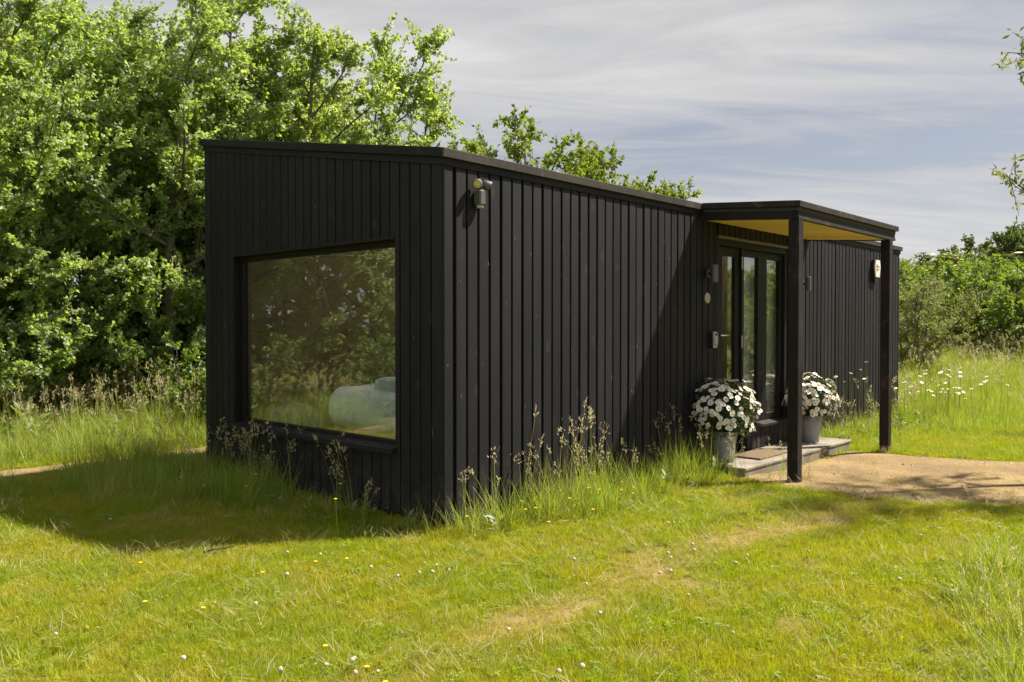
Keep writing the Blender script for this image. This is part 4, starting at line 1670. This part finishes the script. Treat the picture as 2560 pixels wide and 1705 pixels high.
def elder_flowers(t, n, seed):
    r_ = np.random.default_rng(seed)
    mb = MB()
    mb.lathe([(0.02, 0.0), (0.10, 0.03), (0.105, 0.04), (0.05, 0.055)], 9)
    me = mb.mesh('flower_head', 'petal_cream')
    for k in range(n):
        a = r_.uniform(3.4, 6.2)
        e = r_.uniform(0.15, 1.3)
        rad = 1.55
        p = (rad * math.cos(a) * math.cos(e), rad * math.sin(a) * math.cos(e), 1.15 + 1.75 * math.sin(e))
        s_ = r_.uniform(0.7, 1.3)
        link_mesh('flower_head', me, t, p, (r_.normal() * 0.2, r_.normal() * 0.2 , 0), (s_, s_, s_))


simple('petal_cream', (0.62, 0.58, 0.36), 0.8, var=0.12)
elder_flowers(elder, 34, 3)
elder_flowers(elder2, 8, 4)

FARG = 'trees on the far hillside'
for i, (x, y, s, lab) in enumerate([(30.5, 60, 0.85, 'dark tree at the left foot of the far hillside'), (33.0, 58, 1.0, 'far hillside tree above the flowering elder'), (36.5, 60, 1.15, 'round far tree in the middle of the hillside'),
                                   (39.5, 62, 1.25, 'tall far tree at the right edge of the hillside'), (35.0, 52, 0.85, 'smaller far tree in front on the hillside'), (38.5, 54, 1.0, 'far tree just above the dark bushes at right'),
                                   (42.5, 60, 1.3, 'far hillside tree cut by the right picture edge'), (46, 66, 1.3, 'far tree beyond the right picture edge'), (28.0, 66, 0.7, 'small far tree just right of the cabin roof end')]):
    plant('far_a' if i % 2 else 'far_b', 'far_tree', x, y, lab, 'tree', FARG, s * 0.95, i * 1.9)


# ------------------------------------------------------------------ grass
SRC = {}


def blade_arrays(r_, n, rad, lmin, lmax, wmin, wmax, segs, tilt, bend):
    """n curved tapering blades as triangles"""
    ph = r_.uniform(0, 6.283, n)
    rr = rad * np.sqrt(r_.random(n))
    base = np.stack([rr * np.cos(ph), rr * np.sin(ph), np.full(n, -0.01)], 1)
    az = ph + r_.normal(size=n) * 1.0
    L = r_.uniform(lmin, lmax, n)
    w = r_.uniform(wmin, wmax, n)
    a0 = np.abs(r_.normal(size=n)) * tilt
    bd = r_.uniform(0.2, 1.0, n) * bend
    rows_ = []
    p = base.copy()
    hdir = np.stack([np.cos(az), np.sin(az), np.zeros(n)], 1)
    side = np.stack([-np.sin(az), np.cos(az), np.zeros(n)], 1)
    tw = r_.uniform(-0.9, 0.9, n)
    side = side * np.cos(tw)[:, None] + hdir * np.sin(tw)[:, None]
    for k in range(segs + 1):
        f = k / segs
        wk = w * (1 - f ** 1.6) * (0.75 + 0.5 * min(1, f * 3) if k else 0.75)
        if k < segs:
            rows_.append(p - side * wk[:, None] / 2)
            rows_.append(p + side * wk[:, None] / 2)
        else:
            rows_.append(p.copy())
        ang = a0 + bd * (f + 0.5 / segs)
        p = p + (hdir * np.sin(ang)[:, None] + np.array([0, 0, 1.0]) * np.cos(ang)[:, None]) * (L / segs)[:, None]
    V = np.stack(rows_, 1)
    m = V.shape[1]
    F = []
    for k in range(segs - 1):
        a = 2 * k
        F += [(a, a + 1, a + 3), (a, a + 3, a + 2)]
    F.append((m - 3, m - 2, m - 1))
    F = np.array(F)
    FF = (F[None] + (np.arange(n) * m)[:, None, None]).reshape(-1, 3)
    return V.reshape(-1, 3), FF


def seed_stalk(r_, L, lean, az, kind):
    """stalk strip + seed head kites; returns list of (V,F,mat)"""
    n = 6
    pts = []
    p = np.array([r_.normal() * 0.015, r_.normal() * 0.015, -0.01])
    h = np.array([math.cos(az), math.sin(az), 0])
    for k in range(n + 1):
        pts.append(p.copy())
        ang = lean * (0.3 + 1.1 * (k / n) ** 1.5)
        p = p + (h * math.sin(ang) + np.array([0, 0, 1]) * math.cos(ang)) * L / n
    pts = np.array(pts)
    side = np.array([-math.sin(az), math.cos(az), 0])
    V, F = [], []
    for k in range(n + 1):
        w = 0.0021 * (1 - 0.5 * k / n)
        V += [pts[k] - side * w, pts[k] + side * w]
        if k < n:
            F += [(2 * k, 2 * k + 1, 2 * k + 3), (2 * k, 2 * k + 3, 2 * k + 2)]
    out = [(np.array(V), np.array(F), 0)]
    # head
    m = 22 if kind == 0 else 14
    hl = (0.13 if kind == 0 else 0.08) * r_.uniform(0.8, 1.25)
    end = pts[-1]
    dirn = unit(pts[-1] - pts[-2])
    t = r_.random(m)
    spread = (0.022 * np.sin(np.pi * np.clip(t * 0.85 + 0.1, 0, 1)) if kind == 0 else np.full(m, 0.007))
    off = r_.normal(size=(m, 3)) * spread[:, None]
    P = end + dirn * (hl * (t - 0.45))[:, None] + off
    D = dirn * 0.8 + off * (12 if kind == 0 else 30) + r_.normal(size=(m, 3)) * 0.15
    Lf = r_.uniform(0.019, 0.034, m)
    V2, F2 = leaf_quads(P, D, r_.normal(size=(m, 3)) + 1e-3, Lf, Lf * 0.34)
    out.append((V2, F2, 1))
    return out


def pack(name, pieces, mats):
    Vs, Fs, Ms, b = [], [], [], 0
    for (V, F, mi) in pieces:
        Vs.append(V)
        Fs.append(F + b)
        Ms.append(np.full(len(F), mi))
        b += len(V)
    return np_mesh(name, np.concatenate(Vs), np.concatenate(Fs), mats, np.concatenate(Ms))


def src_collection(name, meshes):
    c = bpy.data.collections.new(name)
    for i, me in enumerate(meshes):
        o = bpy.data.objects.new('%s_%02d' % (name, i), me)
        c.objects.link(o)
    SRC[name] = c


def clover_leaves(r_, n, rad):
    P = []
    D = []
    for k in range(n):
        a, q = r_.uniform(0, 6.28), rad * math.sqrt(r_.random())
        c = np.array([q * math.cos(a), q * math.sin(a), r_.uniform(0.02, 0.045)])
        a0 = r_.uniform(0, 6.28)
        for j in range(3):
            P.append(c)
            D.append((math.cos(a0 + 2.094 * j), math.sin(a0 + 2.094 * j), r_.uniform(-0.1, 0.35)))
    P, D = np.array(P), np.array(D)
    L = np.full(len(P), 0.016) * r_.uniform(0.8, 1.2, len(P))
    V, F = leaf_quads(P, D, np.array([[0, 0, 1.0]]) + r_.normal(size=P.shape) * 0.15, L, L * 0.95)
    return V, F


r0 = np.random.default_rng(99)
ms = []
for k in range(8):
    pcs = [(*blade_arrays(r0, 50, 0.078, 0.040, 0.095, 0.0026, 0.0052, 2, 0.48, 0.95), 0)]
    if k >= 7:
        pcs.append((*clover_leaves(r0, 10, 0.075), 1))
    ms.append(pack('lawn_tuft', pcs, ['grass_lawn', 'grass_clover']))
src_collection('lawn_src', ms)
ms = []
for k in range(4):
    ms.append(pack('clover_patch', [(*clover_leaves(r0, 26, 0.075), 0), (*blade_arrays(r0, 5, 0.06, 0.03, 0.07, 0.002, 0.004, 2, 0.5, 1.0), 1)], ['grass_clover', 'grass_lawn']))
src_collection('clover_src', ms)
ms = []
for k in range(7):
    ms.append(pack('mid_tuft', [(*blade_arrays(r0, 30, 0.09, 0.09, 0.22, 0.003, 0.0055, 3, 0.35, 1.2), 0)], ['grass_tall']))
src_collection('mid_src', ms)
ms = []
for k in range(9):
    pcs = [(*blade_arrays(r0, 30, 0.11, 0.25, 0.58, 0.0035, 0.0065, 4, 0.20, 1.05), 0)]
    if k >= 6:
        for j in range(2):
            pcs += seed_stalk(r0, r0.uniform(0.5, 0.85), r0.uniform(0.1, 0.5), r0.uniform(-1.2, 1.2), int(k % 2 == 0))
    ms.append(pack('tall_tuft', pcs, ['grass_tall', 'seed_head']))
src_collection('tall_src', ms)
ms = []
for k in range(6):
    pcs = []
    for j in range(4):
        pcs += seed_stalk(r0, r0.uniform(0.45, 0.8), r0.uniform(0.05, 0.55), r0.uniform(-1.5, 1.5), int((j + k) % 2))
    pcs.append((*blade_arrays(r0, 7, 0.05, 0.2, 0.45, 0.003, 0.005, 4, 0.2, 0.9), 0))
    ms.append(pack('stalks', pcs, ['grass_tall', 'seed_head']))
src_collection('stalk_src', ms)
# broad-leaved weeds
ms = []
for k in range(4):
    n = 14
    a = r0.uniform(0, 6.28, n)
    P = np.stack([0.02 * np.cos(a), 0.02 * np.sin(a), r0.uniform(0, 0.35, n)], 1)
    D = np.stack([np.cos(a), np.sin(a), r0.uniform(0.2, 1.1, n)], 1)
    L = r0.uniform(0.09, 0.20, n)
    V, F = leaf_quads(P, D, np.array([[0, 0, 1.0]]) + r0.normal(size=P.shape) * 0.2, L, L * 0.36)
    pcs = [(V, F, 0)] + [(x[0], x[1], 1) for x in seed_stalk(r0, 0.4, 0.1, 0, 0)[:1]]
    ms.append(pack('weed', pcs, ['leaf_weed', 'grass_tall']))
src_collection('weed_src', ms)


ms = []
for k in range(5):
    n = 7
    V, F = blade_arrays(r0, n, 0.12, 0.06, 0.17, 0.0014, 0.0024, 3, 0.35, 0.6)
    a = r0.uniform(0.9, 1.3)
    V = np.stack([V[:, 0], V[:, 1] * math.cos(a) - V[:, 2] * math.sin(a), np.abs(V[:, 1] * math.sin(a)) * 0.5 + V[:, 2] * math.cos(a) + 0.035], 1)
    ms.append(pack('straw', [(V, F, 0)], ['seed_head']))
src_collection('straw_src', ms)


def gn_tree(src):
    ng = bpy.data.node_groups.new('scatter_' + src, 'GeometryNodeTree')
    ng.interface.new_socket('Geometry', in_out='INPUT', socket_type='NodeSocketGeometry')
    ng.interface.new_socket('Geometry', in_out='OUTPUT', socket_type='NodeSocketGeometry')
    gi = ng.nodes.new('NodeGroupInput')
    go = ng.nodes.new('NodeGroupOutput')
    ci = ng.nodes.new('GeometryNodeCollectionInfo')
    ci.inputs['Collection'].default_value = SRC[src]
    ci.inputs['Separate Children'].default_value = True
    ci.inputs['Reset Children'].default_value = True
    ip = ng.nodes.new('GeometryNodeInstanceOnPoints')
    ip.inputs['Pick Instance'].default_value = True

    def attr(nm, dt):
        a = ng.nodes.new('GeometryNodeInputNamedAttribute')
        a.data_type = dt
        a.inputs['Name'].default_value = nm
        return a.outputs['Attribute']
    er = ng.nodes.new('FunctionNodeEulerToRotation')
    ng.links.new(attr('rot', 'FLOAT_VECTOR'), er.inputs[0])
    ng.links.new(gi.outputs[0], ip.inputs['Points'])
    ng.links.new(ci.outputs[0], ip.inputs['Instance'])
    ng.links.new(attr('pick', 'INT'), ip.inputs['Instance Index'])
    ng.links.new(er.outputs[0], ip.inputs['Rotation'])
    ng.links.new(attr('scl', 'FLOAT_VECTOR'), ip.inputs['Scale'])
    ng.links.new(ip.outputs[0], go.inputs[0])
    return ng


GN = {}


def scatter(name, src, x, y, scl, label, cat, lean=0.15, dry=None, seed=1, pick=None, zoff=0.0, lean_dir=None):
    r_ = np.random.default_rng(seed)
    n = len(x)
    me = bpy.data.meshes.new(name)
    me.vertices.add(n)
    co = np.stack([x, y, H(x, y) + zoff], 1).astype(np.float32)
    me.vertices.foreach_set('co', co.ravel())
    rot = np.stack([r_.normal(size=n) * lean, r_.normal(size=n) * lean, r_.uniform(0, 6.283, n)], 1)
    if lean_dir is not None:
        rot[:, 2] = r_.normal(size=n) * 0.9 + lean_dir
    a = me.attributes.new('rot', 'FLOAT_VECTOR', 'POINT')
    a.data.foreach_set('vector', rot.astype(np.float32).ravel())
    s3 = np.stack([scl * r_.uniform(0.9, 1.1, n)] * 2 + [scl * r_.uniform(0.75, 1.25, n)], 1)
    a = me.attributes.new('scl', 'FLOAT_VECTOR', 'POINT')
    a.data.foreach_set('vector', s3.astype(np.float32).ravel())
    a = me.attributes.new('pick', 'INT', 'POINT')
    k = len(SRC[src].objects)
    a.data.foreach_set('value', (r_.integers(0, k, n) if pick is None else pick).astype(np.int32))
    a = me.attributes.new('dry', 'FLOAT', 'POINT')
    a.data.foreach_set('value', (dry if dry is not None else np.zeros(n)).astype(np.float32))
    me.update()
    o = link_mesh(name, me)
    if src not in GN:
        GN[src] = gn_tree(src)
    md = o.modifiers.new('scatter', 'NODES')
    md.node_group = GN[src]
    tag(o, label, cat, kind='stuff')
    return o


def in_cabin(x, y, pad=0.0):
    u, v = to_uv(x, y)
    return (u > -pad) & (u < LEN + pad) & (v > -pad) & (v < WID + pad)


def in_deck(x, y):
    u, v = to_uv(x, y)
    return (u > 3.70) & (u < 6.74) & (v > -0.63) & (v < 0.2)


def wall_dist(x, y):
    """distance outside the cabin rectangle"""
    u, v = to_uv(x, y)
    du = np.maximum(np.maximum(-u, u - LEN), 0)
    dv = np.maximum(np.maximum(-v, v - WID), 0)
    return np.hypot(du, dv)


def in_left_path(x, y):
    u, v = to_uv(x, y)
    return (v > 4.98) & (v < 5.62)


def pts_in(n, x0, x1, y0, y1, seed):
    r_ = np.random.default_rng(seed)
    return r_.uniform(x0, x1, n), r_.uniform(y0, y1, n), r_


def view_mask(x, y, k=0.80, pad=1.4):
    return (np.abs(x) < k * y + pad) & (y > 1.9)


def build_grass():
    # unmown belt: distance from the cabin wall (wider on the gable side), left meadow
    def tallness(x, y):
        u, v = to_uv(x, y)
        wd = wall_dist(x, y)
        belt = np.where(u < 0.3, 0.28 + 1.05 * sstep(1.0, 3.4, v), 0.50)
        belt = belt + 0.14 * wob(x, y, 2.2)
        belt = belt * (0.35 + 0.65 * sstep(0.2, 1.1, np.hypot(np.maximum(u, 0), np.maximum(v, 0))))
        near = 1 - sstep(belt * 0.55, belt * 1.25, wd)
        near = np.where((u > 3.55) & (v < 0.3) & (u < 6.6), 0, near)
        left = np.maximum(sstep(5.55, 6.0, v + 0.12 * wob(x, y, 1.5)), 0.38 * sstep(3.2, 4.6, v)) * (u < 14)
        lo = sstep(1.8, 3.2, v) * sstep(-2.2, -0.5, u) * (u < 0) * 0.75
        rightm = sstep(10.9, 14.5, y + 0.5 * wob(x, y, 1.2)) * (v < 2) * sstep(3.4, 5.0, x)
        corner = sstep(0.545, 0.60, x / np.maximum(y, 1) + 0.02 * wob(x, y, 2.0)) * (1 - sstep(5.2, 6.2, y)) * (x < 4.5)
        return np.clip(np.maximum.reduce([near, left, rightm, corner, lo]), 0, 1), near, left, rightm, corner

    # --- lawn
    x, y, r_ = pts_in(120000, -9, 9, 2.0, 12.5, 5)
    m = view_mask(x, y) & ~in_cabin(x, y, -0.05) & ~in_deck(x, y)
    dens = np.clip(1.25 - 0.075 * (y - 3), 0.45, 1)
    m &= r_.random(len(x)) < dens
    gp = in_right_path(x, y)
    m &= ~gp | (r_.random(len(x)) < np.where((wob(x, y, 6.0, 2.0) > 0.5) & (y < 8.3), 0.16, 0.012))
    m &= ~in_left_path(x, y) | (r_.random(len(x)) < 0.10)
    x, y = x[m], y[m]
    dr = dry_map(x, y)
    keep = np.random.default_rng(3).random(len(x)) > dr * 0.62
    x, y, dr = x[keep], y[keep], dr[keep]
    T = tallness(x, y)[0]
    patch = wob(x, y, 1.9, 0.7)
    scl = (0.74 + 0.10 * patch + 0.55 * T) * (1 - 0.40 * dr)
    scatter('lawn_grass', 'lawn_src', x, y, np.clip(scl, 0.35, 1.6), 'short bright green lawn grass in front of the cabin', 'grass', 0.18, np.clip(dr * 0.9 + 0.40 * (np.random.default_rng(8).random(len(x)) < 0.13), 0, 1), 6)
    # --- dead straw caught in the lawn
    x, y, r_ = pts_in(5200, -6, 6, 2.0, 8.5, 65)
    m = view_mask(x, y) & ~in_cabin(x, y, 0.1) & ~in_deck(x, y) & ~in_right_path(x, y) & (r_.random(len(x)) < 0.35 + 0.5 * sstep(-0.2, 0.4, wob(x, y, 2.9, 5.0)))
    x, y = x[m], y[m]
    scatter('straw', 'straw_src', x, y, np.random.default_rng(66).uniform(0.6, 1.2, len(x)), 'dry straw strands caught in the lawn', 'straw', 0.12, None, 67)
    # --- clover patches
    x, y, r_ = pts_in(3200, -7, 7, 2.0, 9.5, 15)
    m = view_mask(x, y) & ~in_cabin(x, y, 0.05) & ~in_deck(x, y) & ~in_right_path(x, y)
    m &= (wob(x, y, 2.4, 3.0) + 0.7 * wob(x, y, 6.0, 1.0) > 0.15) & (dry_map(x, y) < 0.4)
    x, y = x[m], y[m]
    scatter('clover_leaves', 'clover_src', x, y, np.random.default_rng(1).uniform(0.5, 0.8, len(x)), 'patches of dark clover leaves in the lawn', 'clover', 0.12, None, 16)
    # --- mid-height grass where mown and unmown meet
    x, y, r_ = pts_in(60000, -14, 16, 2.2, 24, 25)
    m = view_mask(x, y) & ~in_cabin(x, y, 0.03) & ~in_deck(x, y) & ~in_right_path(x, y) & (~in_left_path(x, y))
    T, near, left, rightm, corner = tallness(x, y)
    u, v = to_uv(x, y)
    pr = np.maximum(T, 0.0) * 0.9 + 0.055 + 0.75 * (y > 9.4) * (x > 4)
    m &= r_.random(len(x)) < pr
    x, y, T = x[m], y[m], T[m]
    scatter('meadow_grass', 'mid_src', x, y, 0.65 + 0.55 * T + 0.15 * wob(x, y, 1.1), 'knee-high grass round the cabin and in the meadow', 'grass', 0.16, 0.12 * np.random.default_rng(2).random(len(x)), 26)
    # --- tall grass
    x, y, r_ = pts_in(64000, -16, 24, 2.2, 30, 35)
    m = view_mask(x, y) & ~in_cabin(x, y, 0.04) & ~in_deck(x, y) & ~in_right_path(x, y) & (~in_left_path(x, y))
    T, near, left, rightm, corner = tallness(x, y)
    u, v = to_uv(x, y)
    gable = near * (u < 0) * sstep(1.2, 2.8, v) * 1.0
    pr = np.maximum.reduce([np.where(left > 0.5, left * 0.9, left * 0.12), rightm * sstep(11.5, 16, y) * 0.95, corner * 0.35, gable * 0.85, near * (v < 0) * 0.95, near * (v < 0) * (np.abs(u - 1.75) < 0.75) * 0.9])
    m &= r_.random(len(x)) < pr
    x, y = x[m], y[m]
    u, v = to_uv(x, y)
    s = 0.78 + 0.18 * wob(x, y, 1.3) + 0.0 * u
    s = np.where((v < 0.3) & (u < 10), 0.70 + 0.38 * np.random.default_rng(4).random(len(x)), s)
    s = np.where((v > 5.5) & (x < 0), s + 0.24, s)
    s = np.where(x > 4.2, s * (0.75 + 0.3 * sstep(12, 20, y)), s)
    s = np.where((y < 6) & (x > 2), 0.75, s)
    dr = 0.05 + 0.15 * sstep(16, 24, y) * (x > 4)
    rp = np.random.default_rng(37)
    pk = rp.integers(0, 9, len(x))
    plain = (v < 0.3) & (u < 10) & (rp.random(len(x)) < 0.8) & (y < 14)
    pk = np.where(plain, rp.integers(0, 3, len(x)), pk)
    pk = np.where((v > 5.5) & (x < 0) & (rp.random(len(x)) < 0.35), rp.integers(6, 9, len(x)), pk)
    scatter('tall_grass', 'tall_src', x, y, s, 'tall seeding meadow grass by the hedge, the gable and the far meadow', 'grass', 0.10, dr, 36, pk)
    # --- flowering stalks
    r_ = np.random.default_rng(44)
    L = []
    for k in range(13):                                   # along the long wall
        u_ = abs(r_.normal(1.8, 0.9)) if k < 11 else r_.uniform(0.1, 3.6)
        L.append((min(u_, 3.55), -abs(r_.normal(0.10, 0.14)) - 0.06, r_.uniform(0.7, 1.05)))
    for k in range(15):                                   # along the gable
        L.append((-abs(r_.normal(0.12, 0.16)) - 0.05, r_.uniform(0.1, 3.7), r_.uniform(0.6, 1.05)))
    for k in range(20):
        L.append((r_.uniform(6.8, 10.3), -abs(r_.normal(0.15, 0.18)) - 0.06, r_.uniform(0.7, 1.1)))
    for k in range(5):
        L.append((r_.uniform(3.25, 3.6), -r_.uniform(0.1, 0.8), r_.uniform(0.6, 0.95)))
    for k in range(10):
        L.append((r_.uniform(3.8, 4.3), -r_.uniform(0.75, 1.1), r_.uniform(0.4, 0.6)))
    P = np.array([W(a, b)[:2] for (a, b, c) in L])
    S = np.array([c for (_, _, c) in L])
    n = 26
    yy = r_.uniform(3.3, 6.0, n)
    P2 = np.stack([yy * r_.uniform(0.56, 0.72, n), yy], 1)
    P = np.concatenate([P, P2])
    S = np.concatenate([S, r_.uniform(0.45, 0.75, n)])
    n = 240
    P3 = np.stack([r_.uniform(6.5, 20, n), r_.uniform(15, 27, n)], 1)
    P = np.concatenate([P, P3])
    S = np.concatenate([S, r_.uniform(0.9, 1.25, n)])
    scatter('grass_stalks', 'stalk_src', P[:, 0], P[:, 1], S, 'thin seeding grass stalks along the cabin walls and meadow edge', 'grass', 0.16, np.full(len(P), 0.12), 46)
    # --- broad weeds
    L = [W(r_.uniform(-3.5, 4), r_.uniform(6.6, 8.0))[:2] for k in range(90)]
    L += [W(-abs(r_.normal(0.35, 0.3)) - 0.05, r_.uniform(0.3, 3.9))[:2] for k in range(14)]
    L += [W(r_.uniform(0.0, 3.8), -abs(r_.normal(0.25, 0.2)) - 0.05)[:2] for k in range(14)]
    L += [W(r_.uniform(6.8, 10.4), -abs(r_.normal(0.3, 0.3)) - 0.05)[:2] for k in range(50)]
    P = np.array(L)
    S = np.where(np.arange(len(P)) < 90, r_.uniform(0.7, 1.5, len(P)), r_.uniform(0.3, 0.65, len(P)))
    scatter('weeds', 'weed_src', P[:, 0], P[:, 1], S, 'broad-leaved weeds under the hedge and along the walls', 'weeds', 0.2, None, 56)


build_grass()


# ------------------------------------------------------------------ small flowers, stones, twig
def build_flowers():
    r_ = np.random.default_rng(70)
    # white clover heads in the lawn
    mb = MB()
    n = 0
    head = [(0.002, -0.006), (0.009, -0.003), (0.011, 0.003), (0.008, 0.009), (0.002, 0.012)]
    spots = []
    for k in range(10):
        cx, cy = r_.uniform(-2.6, 3.2), r_.uniform(2.9, 5.8)
        for j in range(r_.integers(2, 8)):
            spots.append((cx + r_.normal() * 0.22, cy + r_.normal() * 0.2))
    for k in range(30):
        yy = r_.uniform(2.8, 7.2)
        spots.append((r_.uniform(-0.62, 0.6) * yy, yy))
    spots = np.array(spots)
    ok_ = ~in_cabin(spots[:, 0], spots[:, 1], 0.3) & ~in_right_path(spots[:, 0], spots[:, 1])
    for (x, y) in spots[ok_]:
        z = float(H(x, y)) + r_.uniform(0.05, 0.085)
        s_ = r_.uniform(0.8, 1.25)
        mb.lathe([(a * s_, b * s_) for (a, b) in head], 7, 0, (x, y, z))
        mb.tube([(x, y, z - 0.07), (x, y, z - 0.004)], 0.0012, 3, 1, cap=False)
    o = mb.build('clover_flowers', ['clover_white', 'grass_tall'])
    tag(o, 'small white clover heads dotted over the lawn', 'clover', kind='stuff')
    # buttercups
    mb = MB()
    L = []
    for k in range(16):
        L.append((*W(r_.uniform(-0.1, 3.4), -r_.uniform(0.15, 0.9))[:2], r_.uniform(0.12, 0.34)))
    for k in range(7):
        L.append((*W(-r_.uniform(0.1, 0.9), r_.uniform(0.2, 2.5))[:2], r_.uniform(0.15, 0.4)))
    for k in range(9):
        yy = r_.uniform(3.4, 5.4)
        L.append((r_.uniform(-0.55, -0.1) * yy, yy, 0.075))
    for k in range(14):
        L.append((r_.uniform(6.8, 10), r_.uniform(12.0, 16), r_.uniform(0.35, 0.6)))
    for (x, y, h) in L:
        z = float(H(x, y))
        mb.lathe([(0.002, -0.004), (0.011, 0.001), (0.013, 0.006), (0.004, 0.004)], 6, 0, (x, y, z + h))
        mb.tube([(x + 0.02, y, z), (x, y, z + h - 0.003)], 0.0015, 3, 1, cap=False)
    o = mb.build('buttercups', ['petal_yellow', 'grass_tall'])
    tag(o, 'yellow buttercups scattered in the grass', 'buttercups', kind='stuff')
    # ox-eye daisies at the far end of the cabin
    verts, faces, mats_ = [], [], []
    mb = MB()
    base = DAISIES[0]
    bv = np.array([v.co[:] for v in base.vertices])
    bf = [tuple(p.vertices) for p in base.polygons]
    bmi = [p.material_index for p in base.polygons]
    L = []
    for k in range(52):
        u_, v_ = r_.normal(10.3, 0.65), -abs(r_.normal(0.55, 0.45)) - 0.1
        L.append((*W(u_, v_)[:2], r_.uniform(0.35, 0.85)))
    for k in range(9):
        L.append((*W(r_.uniform(7.0, 9.4), -r_.uniform(0.12, 0.4))[:2], r_.uniform(0.7, 1.2)))
    for (x, y, h) in L:
        z = float(H(x, y))
        s_ = r_.uniform(0.7, 1.15)
        m3 = Vector((r_.normal() * 0.25, r_.normal() * 0.25 - 0.15, 1)).to_track_quat('Z', 'Y').to_matrix()
        vv = (np.array(m3) @ (bv * s_).T).T + np.array([x, y, z + h])
        b0 = len(mb.v)
        mb.v += [tuple(p) for p in vv]
        mb.f += [tuple(b0 + i for i in f) for f in bf]
        mb.m += bmi
        mb.tube([(x + r_.normal() * 0.08, y + r_.normal() * 0.08, z), (x + 0.01, y, z + h * 0.6), (x, y, z + h - 0.002)], 0.003, 4, 2, cap=False)
    o = mb.build('oxeye_daisies', ['petal', 'petal_yellow', 'grass_tall'])
    tag(o, 'white ox-eye daisies growing by the far end of the cabin', 'daisies', kind='stuff')
    # loose stones on the gravel
    mb = MB()
    n = 0
    while n < 1500:
        x, y = r_.uniform(2.4, 8.0), r_.uniform(6.9, 10.7)
        if not in_right_path(np.array([x]), np.array([y]))[0]:
            continue
        s_ = r_.uniform(0.005, 0.013) if n > 26 else r_.uniform(0.014, 0.032)
        z = float(H(x, y)) + 0.018
        v = []
        for (a, b, c) in ((1, 0, 0), (0, 1, 0), (-1, 0, 0), (0, -1, 0), (0, 0, 0.7), (0, 0, -0.7), (0.6, 0.6, 0.3), (-0.6, 0.55, 0.25)):
            v.append((x + s_ * a * r_.uniform(0.7, 1.3), y + s_ * b * r_.uniform(0.7, 1.3), z + s_ * c))
        mb.add(v, [(0, 1, 4), (1, 2, 4), (2, 3, 4), (3, 0, 4), (1, 0, 5), (2, 1, 5), (3, 2, 5), (0, 3, 5)], int(r_.random() < 0.6))
        n += 1
    o = mb.build('pebbles', ['stone', 'stone_pale'])
    tag(o, 'loose pebbles scattered on the sandy gravel', 'pebbles', kind='stuff')
    # fallen twig in the shade
    t = empty('fallen_twig', (-2.02, 5.62, float(H(-2.02, 5.62)) + 0.04), R(20))
    tag(t, 'short brown fallen twig lying on the shaded grass', 'twig')
    mb = MB()
    mb.tube([(-0.10, 0, 0.0), (-0.04, 0.008, 0.010), (0.04, -0.006, 0.016), (0.10, 0.008, 0.022)], [0.010, 0.009, 0.008, 0.005], 6)
    mb.tube([(-0.02, 0.004, 0.012), (0.03, 0.04, 0.025)], [0.004, 0.002], 5)
    mb.build('stick', 'twig_brown', t, True)


build_flowers()
